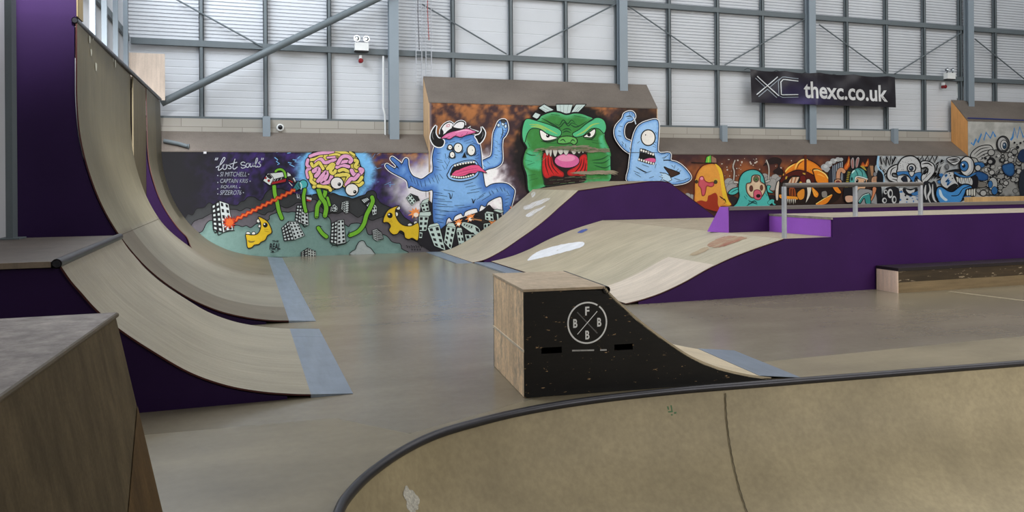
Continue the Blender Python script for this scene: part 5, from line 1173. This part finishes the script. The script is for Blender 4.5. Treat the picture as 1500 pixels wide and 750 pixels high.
p.fill([(230,490),(300,490),(318,600),(240,612)], (140,66,28), .7); p.lines([[(255,500),(250,600)], [(285,500),(290,600)]], 1.4, (60,24,12), taper=False)
p.fill([(105,570),(200,590),(330,600),(335,640),(200,632),(110,620)], (220,140,40), .6); p.fill([(330,560),(400,500),(430,520),(420,620),(360,640)], (206,130,40), .7)
for k in range(5): x = 212+k*24; p.fill([(x-9,632),(x+9,632),(x+3,690+(k % 2)*14)], (208,202,190), .4, smooth=False)
p.fill([(520,480),(560,500),(612,560),(592,612),(545,590)], OG, .9); p.lines([[(540,500),(590,580)], [(530,520),(570,590)]], 1.0, (250,200,90)); p.fill([(750,360),(820,430),(905,540),(860,560),(800,500)], OG, 1.0); p.fill([(565,702),(690,612),(790,568),(775,620),(700,702)], OG, 1.2, grad=(200,100,24), gw=2); p.line([(575,695),(690,622),(780,575)], 1.0, (250,210,120))
p.fill([(650,540),(710,530),(720,600),(660,610)], (130,124,118), .6); p.line([(150,220),(180,330)], 2.6, (96,44,24))
p.done('painted_beast', W3, 'orange armoured beast with long tusks')
# burning city and helmeted girl
p = Paint(1130, 220, 8.825, top=226.4)
for x, y, r in ((690,220,50),(740,180,46),(800,140,40),(860,120,34),(900,120,28),(720,250,40)): p.disc(x, y, r, r*.85, (158,160,162), 0)
for x, y, r in ((700,210,26),(760,160,24),(830,130,20)): p.disc(x, y, r, r*.8, (186,188,190), 0)
p.fill([(735,280),(800,200),(920,140),(945,300),(940,440),(740,440)], (40,42,50), .8, smooth=False)
for k in range(6): p.line([(795+k*24, 200-k*10), (800+k*22, 430)], 1.1, random.choice([(140,150,164),(170,176,186),(90,110,140)]), smooth=False)
for pts in ([(930,280),(940,200),(975,150),(1000,75),(1022,150),(1010,220),(960,270)], [(1150,230),(1180,150),(1210,180),(1250,105),(1262,180),(1230,240)]): p.fill(pts, (214,110,40), 0, grad=(120,50,28), gw=3); 
p.line([(985,200),(1003,120)], 2.0, (240,176,80), taper=True); p.line([(1215,220),(1245,140)], 1.6, (240,176,80), taper=True)
p.fill([(945,440),(960,300),(1000,220),(1240,210),(1270,300),(1280,440)], (26,26,26), 0, smooth=False)
for k in range(9):
    y = 225+k*24; p.line([(985-k*4, y+60), (1020-k*4, y+60)], 1.0, (176,160,60), smooth=False); p.line([(1150+k*9, 205+k*8), (1200+k*6, 212+k*10)], .9, (160,146,60), smooth=False) if k < 6 else None
p.fill([(1235,240),(1265,180),(1320,190),(1330,440),(1250,440)], (70,60,52), .8, smooth=False); p.fill([(1270,200),(1318,200),(1322,330),(1290,330)], (160,120,88), .4, smooth=False)
p.worm([(860,400),(868,290),(900,250),(935,275)], 5.4, (190,140,108), 1.4); p.disc(862, 410, 46, 34, (190,140,108), 1.2); p.disc(860, 412, 24, 16, (110,48,46), .5)
for pts in ([(1035,232),(1022,140),(1048,90),(1072,115),(1072,228)], [(1085,222),(1088,125),(1118,84),(1142,112),(1118,218)]): p.fill(pts, (150,146,146), 1.2); 
p.fill([(1042,225),(1035,150),(1050,112),(1060,140),(1062,225)], (150,104,100), 0); p.fill([(1095,218),(1100,135),(1118,104),(1130,125),(1108,215)], (150,104,100), 0)
p.fill([(1090,348),(1240,372),(1232,440),(1190,560),(1100,560),(1085,440)], (206,164,130), 1.0, smooth=False)
p.fill([(1012,440),(1008,370),(1025,300),(1070,246),(1130,226),(1192,250),(1232,312),(1245,376),(1160,350),(1092,350),(1080,440)], (86,160,156), 1.4, grad=(48,108,108), gw=3.5); p.lines([[(1120,235),(1170,280),(1180,340)], [(1085,250),(1110,300),(1120,345)]], 1.0, (38,90,90)); p.line([(1040,300),(1060,275),(1080,260)], 2.4, (186,224,220), taper=True); p.line([(1082,440),(1092,350),(1160,348),(1246,376)], 1.4, (214,220,216)); p.disc(1040, 372, 12, 24, (22,50,52), 0)
p.disc(1108, 396, 18, 26, (12,12,14), 0); p.disc(1103, 385, 6, 7, (230,230,230), 0); p.disc(1210, 405, 15, 22, (12,12,14), 0); p.disc(1206, 396, 5, 6, (230,230,230), 0)
p.fill([(950,480),(1060,500),(1120,560),(1110,640),(1000,690),(940,640),(930,560)], (28,26,30), 0); p.fill([(955,595),(1050,590),(1060,660),(970,672)], (200,160,136), .8); p.fill([(1120,520),(1200,500),(1300,520),(1390,600),(1385,690),(1290,690),(1130,690)], (140,142,144), .9)
p.fill([(1125,660),(1180,582),(1262,556),(1284,620),(1282,692),(1222,692),(1200,620),(1150,690)], (54,136,134), 1.2); p.line([(1128,665),(1182,590),(1262,562)], .8, (200,220,216))
p.fill([(1330,440),(1350,300),(1380,270),(1410,330),(1410,690),(1380,690)], (24,24,28), 0); p.fill([(1300,352),(1368,340),(1380,420),(1350,440),(1296,432)], (190,146,116), .9); p.lines([[(1315,350),(1318,400)], [(1335,346),(1338,400)], [(1355,344),(1358,400)]], .8)
p.fill([(1310,480),(1360,490),(1335,580),(1300,650),(1282,640),(1305,560)], (196,128,92), .9); p.disc(1340, 310, 22, 26, (120,120,124), .6); p.disc(1375, 240, 40, 60, (150,156,160), 0)
p.done('painted_girl', W3, 'big-eyed girl in a teal helmet with rabbit ears before a burning city')
# black, white and blue part
p = Paint(1270, 220, 8.825, top=226.6); BU, WG = (58, 114, 172), (192, 194, 196)
p.line([(150,75),(140,200),(200,300),(215,420)], 3.0, (150,190,220))
for L in ([(180,80),(200,180),(215,110),(250,200),(262,80)], [(262,80),(300,190),(315,80),(340,150),(370,85)], [(330,180),(380,90)], [(660,90),(690,130),(720,75),(740,150),(790,75),(810,150),(850,75),(880,150),(915,80)], [(900,190),(930,150),(905,260),(955,210),(935,290)], [(170,210),(190,250)], [(210,250),(235,280)], [(230,330),(250,300)]):
    p.line(L, 3.4, BLK, smooth=False); p.line([(x+6, y+3) for x, y in L], .9, WG, smooth=False)
p.fill([(130,300),(170,270),(210,330),(205,430),(160,440),(190,500),(185,690),(130,690)], (20,22,28), 0)
p.fill([(255,330),(275,250),(330,205),(395,190),(400,290),(330,300),(340,340),(430,350),(500,370),(470,410),(380,420),(290,390)], WG, 1.8); p.lines([[(300,330),(320,250),(380,215)], [(320,370),(400,390),(440,380)], [(350,300),(390,330)]], 1.6)
p.fill([(395,292),(394,240),(402,180),(460,100),(560,72),(640,100),(692,180),(702,275),(690,300),(560,300)], WG, 1.8, grad=(168,172,176), gw=3)
random.seed(9)
for k in range(44): x, y = random.uniform(420, 685), random.uniform(110, 270); p.disc(x, y, random.choice([3, 4, 6]), 3, (40,42,48), 0, n=8) if (x-550)**2/150**2+(y-230)**2/140**2 < 1 else None
p.fill([(392,282),(530,276),(560,330),(580,340),(620,300),(690,285),(706,330),(702,430),(660,360),(630,340),(605,440),(540,335),(480,310),(430,320),(400,330)], BU, .8); p.fill([(400,340),(470,330),(540,350),(600,440),(660,370),(700,440),(420,440)], WG, .6)
p.fill([(440,370),(500,330),(525,410),(480,415)], (30,36,50), .6); p.lines([[(550,440),(570,390),(590,440)], [(610,420),(630,360),(660,420)]], 2.0)
p.disc(576, 232, 46, 48, WG, 1.8); p.disc(572, 236, 26, 28, (40,50,66), .6); p.disc(566, 228, 8, 8, (180,200,220), 0); p.fill([(545,280),(610,280),(600,325),(575,342),(552,320)], WG, 1.2)
p.fill([(415,480),(690,480),(688,690),(410,690)], WG, .8, smooth=False)
for k in range(30): x, y = random.uniform(425, 680), random.uniform(490, 685); p.disc(x, y, random.uniform(8, 26), random.uniform(6, 16), random.choice([BU, BU, (26,30,40), WG]), 0, n=9)
p.fill([(470,490),(560,500),(650,490),(640,560),(560,590),(480,550)], (24,26,34), .6); p.fill([(500,505),(560,520),(620,505),(600,550),(540,560)], WG, .4); p.fill([(570,560),(650,530),(688,490),(690,560),(620,590)], BU, .4)
p.fill([(700,150),(780,140),(860,180),(880,260),(850,320),(780,400),(720,420),(705,330),(790,260),(760,220),(704,230)], WG, 1.6); p.lines([[(710,180),(790,170),(845,210)], [(720,250),(790,210)], [(720,300),(760,250),(740,310),(790,270),(760,340)], [(720,390),(820,290)]], 2.0)
p.fill([(250,490),(400,490),(405,690),(190,690),(200,600)], (26,26,32), .5)
for x, y, rx, ry in ((225,650,30,36),(300,560,34,60),(350,640,30,50),(240,540,24,30)): p.disc(x, y, rx, ry, WG, 0); p.disc(x+5, y, rx*.55, ry*.6, (30,32,38), 0)
p.fill([(730,440),(770,400),(830,420),(870,400),(900,470),(880,560),(910,690),(730,690)], (30,32,38), .4); p.lines([[(760,450),(750,540),(770,640)], [(800,430),(820,520),(790,600),(820,680)], [(850,440),(850,560),(870,640),(900,670)]], 3.0, WG, taper=True)
p.lines([[(830,380),(890,290),(880,340),(920,330)], [(870,370),(930,290),(920,360),(960,330)], [(900,400),(960,380),(1010,440),(1000,380)], [(950,170),(975,120),(960,150),(1000,130)], [(960,180),(1000,150)]], 2.2)
for x, y in ((960,320),(940,410),(1010,330),(980,350)): p.disc(x, y, 28, 20, BU, 0)
p.fill([(1030,115),(1085,88),(1180,92),(1205,135),(1140,192),(1070,160)], WG, 1.2); p.lines([[(1050,120),(1120,115),(1180,105)], [(1060,140),(1130,130),(1185,120)], [(1080,160),(1140,150),(1190,135)]], 1.0); p.fill([(1005,205),(1040,180),(1060,220),(1040,250)], (110,112,116), .6)
p.fill([(1000,290),(1080,255),(1200,242),(1215,280),(1120,275),(1060,280)], (24,24,28), 0); p.fill([(1000,310),(1090,280),(1180,330),(1180,440),(1120,500),(1000,480),(950,400)], WG, .6); p.lines([[(1000,330),(1030,320),(1010,350)], [(1060,360),(1020,410),(1060,390),(1040,450),(1090,400)]], 3.0, BU); p.fill([(1040,490),(1130,430),(1175,460),(1110,520)], (24,24,28), 0)
for x, y in ((1080,330),(1105,365),(1065,300)): p.disc(x, y, 9, 9, (30,30,34), 0, n=10)
p.fill([(1130,300),(1400,320),(1440,420),(1400,500),(1250,470),(1160,420)], (26,24,30), 0); p.fill([(1180,360),(1340,350),(1360,450),(1240,440),(1190,420)], WG, .6)
for k in range(4): x = 1165+k*52; p.fill([(x-18,340),(x+24,350),(x+4,430)], (206,206,200), 1.0, smooth=False)
p.line([(1125,288),(1215,335),(1310,340),(1410,300)], 4.2, BLK); p.line([(1130,288),(1215,333),(1310,338),(1405,298)], 2.8, BU)
p.disc(1292, 206, 86, 118, (208,208,208), 1.8); p.fill([(1340,120),(1378,206),(1330,310),(1280,325),(1345,250)], (170,174,180), 0); p.disc(1256, 206, 50, 62, BU, 1.2); p.disc(1250, 202, 22, 26, (16,18,26), 0); p.disc(1238, 185, 11, 12, (230,232,234), 0)
p.fill([(888,560),(905,490),(960,470),(1040,520),(1110,532),(1180,480),(1250,440),(1330,450),(1362,490),(1290,520),(1250,600),(1185,690),(960,690),(905,620)], (70,142,206), 2.0, grad=(48,112,178), gw=3); p.fill([(930,515),(955,518),(985,590),(1042,640),(1010,655),(945,595)], (200,220,236), 0); p.line([(1090,590),(1180,580),(1240,500),(1330,465)], 1.3)
p.fill([(1270,520),(1340,490),(1400,500),(1400,590),(1310,600)], (24,22,28), .6)
for k in range(4): p.fill([(1285+k*30,520-k*4),(1310+k*30,510-k*4),(1312+k*30,580),(1288+k*30,590)], (206,206,198), .9, smooth=True)
p.fill([(1250,600),(1340,590),(1345,650),(1270,640)], BU, .8); p.fill([(1230,660),(1345,640),(1345,690),(1200,690)], WG, .4)
p.done('painted_monster', W3, 'black white and blue eyeball monster with blue tongue')
# far right
Paint.base = 0
p = Paint(1390, 165, 5.355, top=None)
p.line([(146,42),(320,48),(640,62)], 1.8, (52,58,110), smooth=False)
for L in ([(175,235),(192,255),(215,205),(228,235),(256,165),(275,215),(292,155),(326,200),(346,150),(366,190)], [(485,215),(500,195),(512,120),(535,200),(556,112),(584,195),(610,130),(640,190)]): p.line(L, 2.8, (62,128,190), smooth=False)
p.fill([(170,345),(185,305),(240,265),(320,255),(350,300),(340,380),(250,400),(215,360)], (176,176,174), 1.4); p.lines([[(195,330),(250,285),(320,272)], [(210,345),(265,305),(330,290)], [(222,360),(280,325),(335,310)], [(240,375),(290,345),(335,330)]], 1.3, BLK)
random.seed(31)
p.fill([(290,400),(330,330),(360,290),(450,300),(520,300),(560,370),(570,470),(540,560),(560,650),(380,650),(300,650),(230,640),(215,560),(240,440)], (150,150,148), .6, grad=(70,70,70), gw=5)
for k in range(90):
    x, y = random.uniform(230, 560), random.uniform(290, 645); r = random.uniform(9, 24)
    if x < 330 and y < 380: continue
    p.disc(x, y, r, r*.9, random.choice([(176,176,174),(160,160,158),(140,140,138)]), random.choice([.6, .9, 1.2]), n=12)
for k in range(46): x, y = random.uniform(230, 580), random.uniform(330, 645); p.disc(x, y, random.uniform(4, 12), random.uniform(4, 12), (24,25,30), 0, n=9)
p.fill([(300,370),(340,350),(368,380),(350,410),(310,405)], (26,26,30), 0); p.disc(325, 385, 16, 14, (150,150,150), .6)
p.fill([(418,415),(450,400),(505,400),(515,470),(490,500),(450,490),(420,450)], (44,96,150), .8, grad=(24,50,90), gw=3); p.fill([(200,470),(240,460),(305,490),(300,530),(230,530),(205,500)], (40,88,144), .8, grad=(24,50,90), gw=3); p.fill([(200,395),(260,390),(280,420),(230,435)], (44,96,150), .6); p.disc(228, 434, 20, 20, (180,182,184), 1.0)
p.disc(345, 560, 34, 50, (170,172,172), 1.2); p.disc(325, 562, 16, 26, (50,104,160), .8); p.disc(358, 612, 22, 30, (50,104,160), .8); p.fill([(215,545),(285,545),(290,580),(230,585)], (120,116,110), .8)
p.disc(425, 247, 46, 60, (70,70,72), 1.4); p.disc(420, 245, 36, 50, (168,168,168), .5); p.disc(432, 255, 26, 38, (184,184,184), 1.0); p.disc(437, 260, 14, 24, (40,66,90), .6); p.disc(433, 252, 4, 8, (200,210,220), 0)
p.fill([(540,355),(560,300),(600,285),(660,300),(660,380),(580,390)], (30,50,84), .6); p.fill([(560,470),(620,440),(660,480),(660,640),(560,640)], (36,42,54), 0)
for x, y, r in ((515,235,8),(562,238,9),(540,272,13),(590,225,7),(535,250,5)): p.disc(x, y, r, r, (26,26,30), 0, n=12)
p.done('painted_monster', W4, 'black and blue bubbling monster under blue zigzags')
# ================================================================ light + camera
def area(name, loc, rot, sx, sy, energy, col=(1, 1, 1), spread=PI):
    l = bpy.data.lights.new(name, 'AREA'); l.shape = 'RECTANGLE'; l.size = sx; l.size_y = sy; l.energy = energy; l.color = col; l.spread = spread
    o = bpy.data.objects.new(name, l); COL.objects.link(o); o.location = loc; o.rotation_euler = rot; return o
area('rooflight', (15, 8.6, 9.2), (0, 0, 0), 18, 11, 1040, (1.0, .985, .95))
area('side_window_light', (-2.2, 13.5, 7.4), (0, math.radians(-62), 0), 2.6, 10, 1150, (.9, .95, 1.0))
area('added_wall_wash', (13, 15.6, 9.0), (math.radians(48), 0, 0), 30, 1.2, 340, (.94, .97, 1.0))  # added strip light washing the back cladding, no known rooflight
area('front_fill_light', (11.5, -3.6, 5.5), (math.radians(84), 0, 0), 12, 4.5, 640, (1.0, .97, .92), math.radians(125))  # added fill from behind the camera, not a real doorway
l = bpy.data.lights.new('added_panel_spot', 'SPOT'); l.energy = 15000; l.spot_size = math.radians(38); l.spot_blend = 1.0; l.shadow_soft_size = .4  # added spotlight brightening only the upper purple panel at left
o = bpy.data.objects.new('added_panel_spot', l); COL.objects.link(o); o.location = (-1.2, 5.6, 8.6)
o.rotation_euler = (Vector((-2.1, 9.9, 5.6))-Vector((-1.2, 5.6, 8.6))).to_track_quat('-Z', 'Y').to_euler()
w = bpy.data.worlds.new('World'); scene.world = w; w.use_nodes = True
w.node_tree.nodes['Background'].inputs[0].default_value = (.55, .6, .66, 1); w.node_tree.nodes['Background'].inputs[1].default_value = .2
cam = bpy.data.cameras.new('Camera'); co = bpy.data.objects.new('Camera', cam); COL.objects.link(co); scene.camera = co
cam.sensor_fit = 'HORIZONTAL'; cam.sensor_width = 36.0; cam.lens = F_PX/1500*36.0
cam.shift_y = (YH-375)/1500; cam.clip_start = .05; cam.clip_end = 200
from mathutils import Matrix
base = Matrix.Rotation(-YAW, 4, 'Z') @ Matrix.Rotation(PI/2, 4, 'X') @ Matrix.Rotation(-ROLL, 4, 'Z')
co.matrix_world = Matrix.Translation((0, 0, EYE)) @ base
scene.view_settings.view_transform = 'Standard'; scene.view_settings.look = 'None'; scene.view_settings.exposure = 0; scene.view_settings.gamma = 1
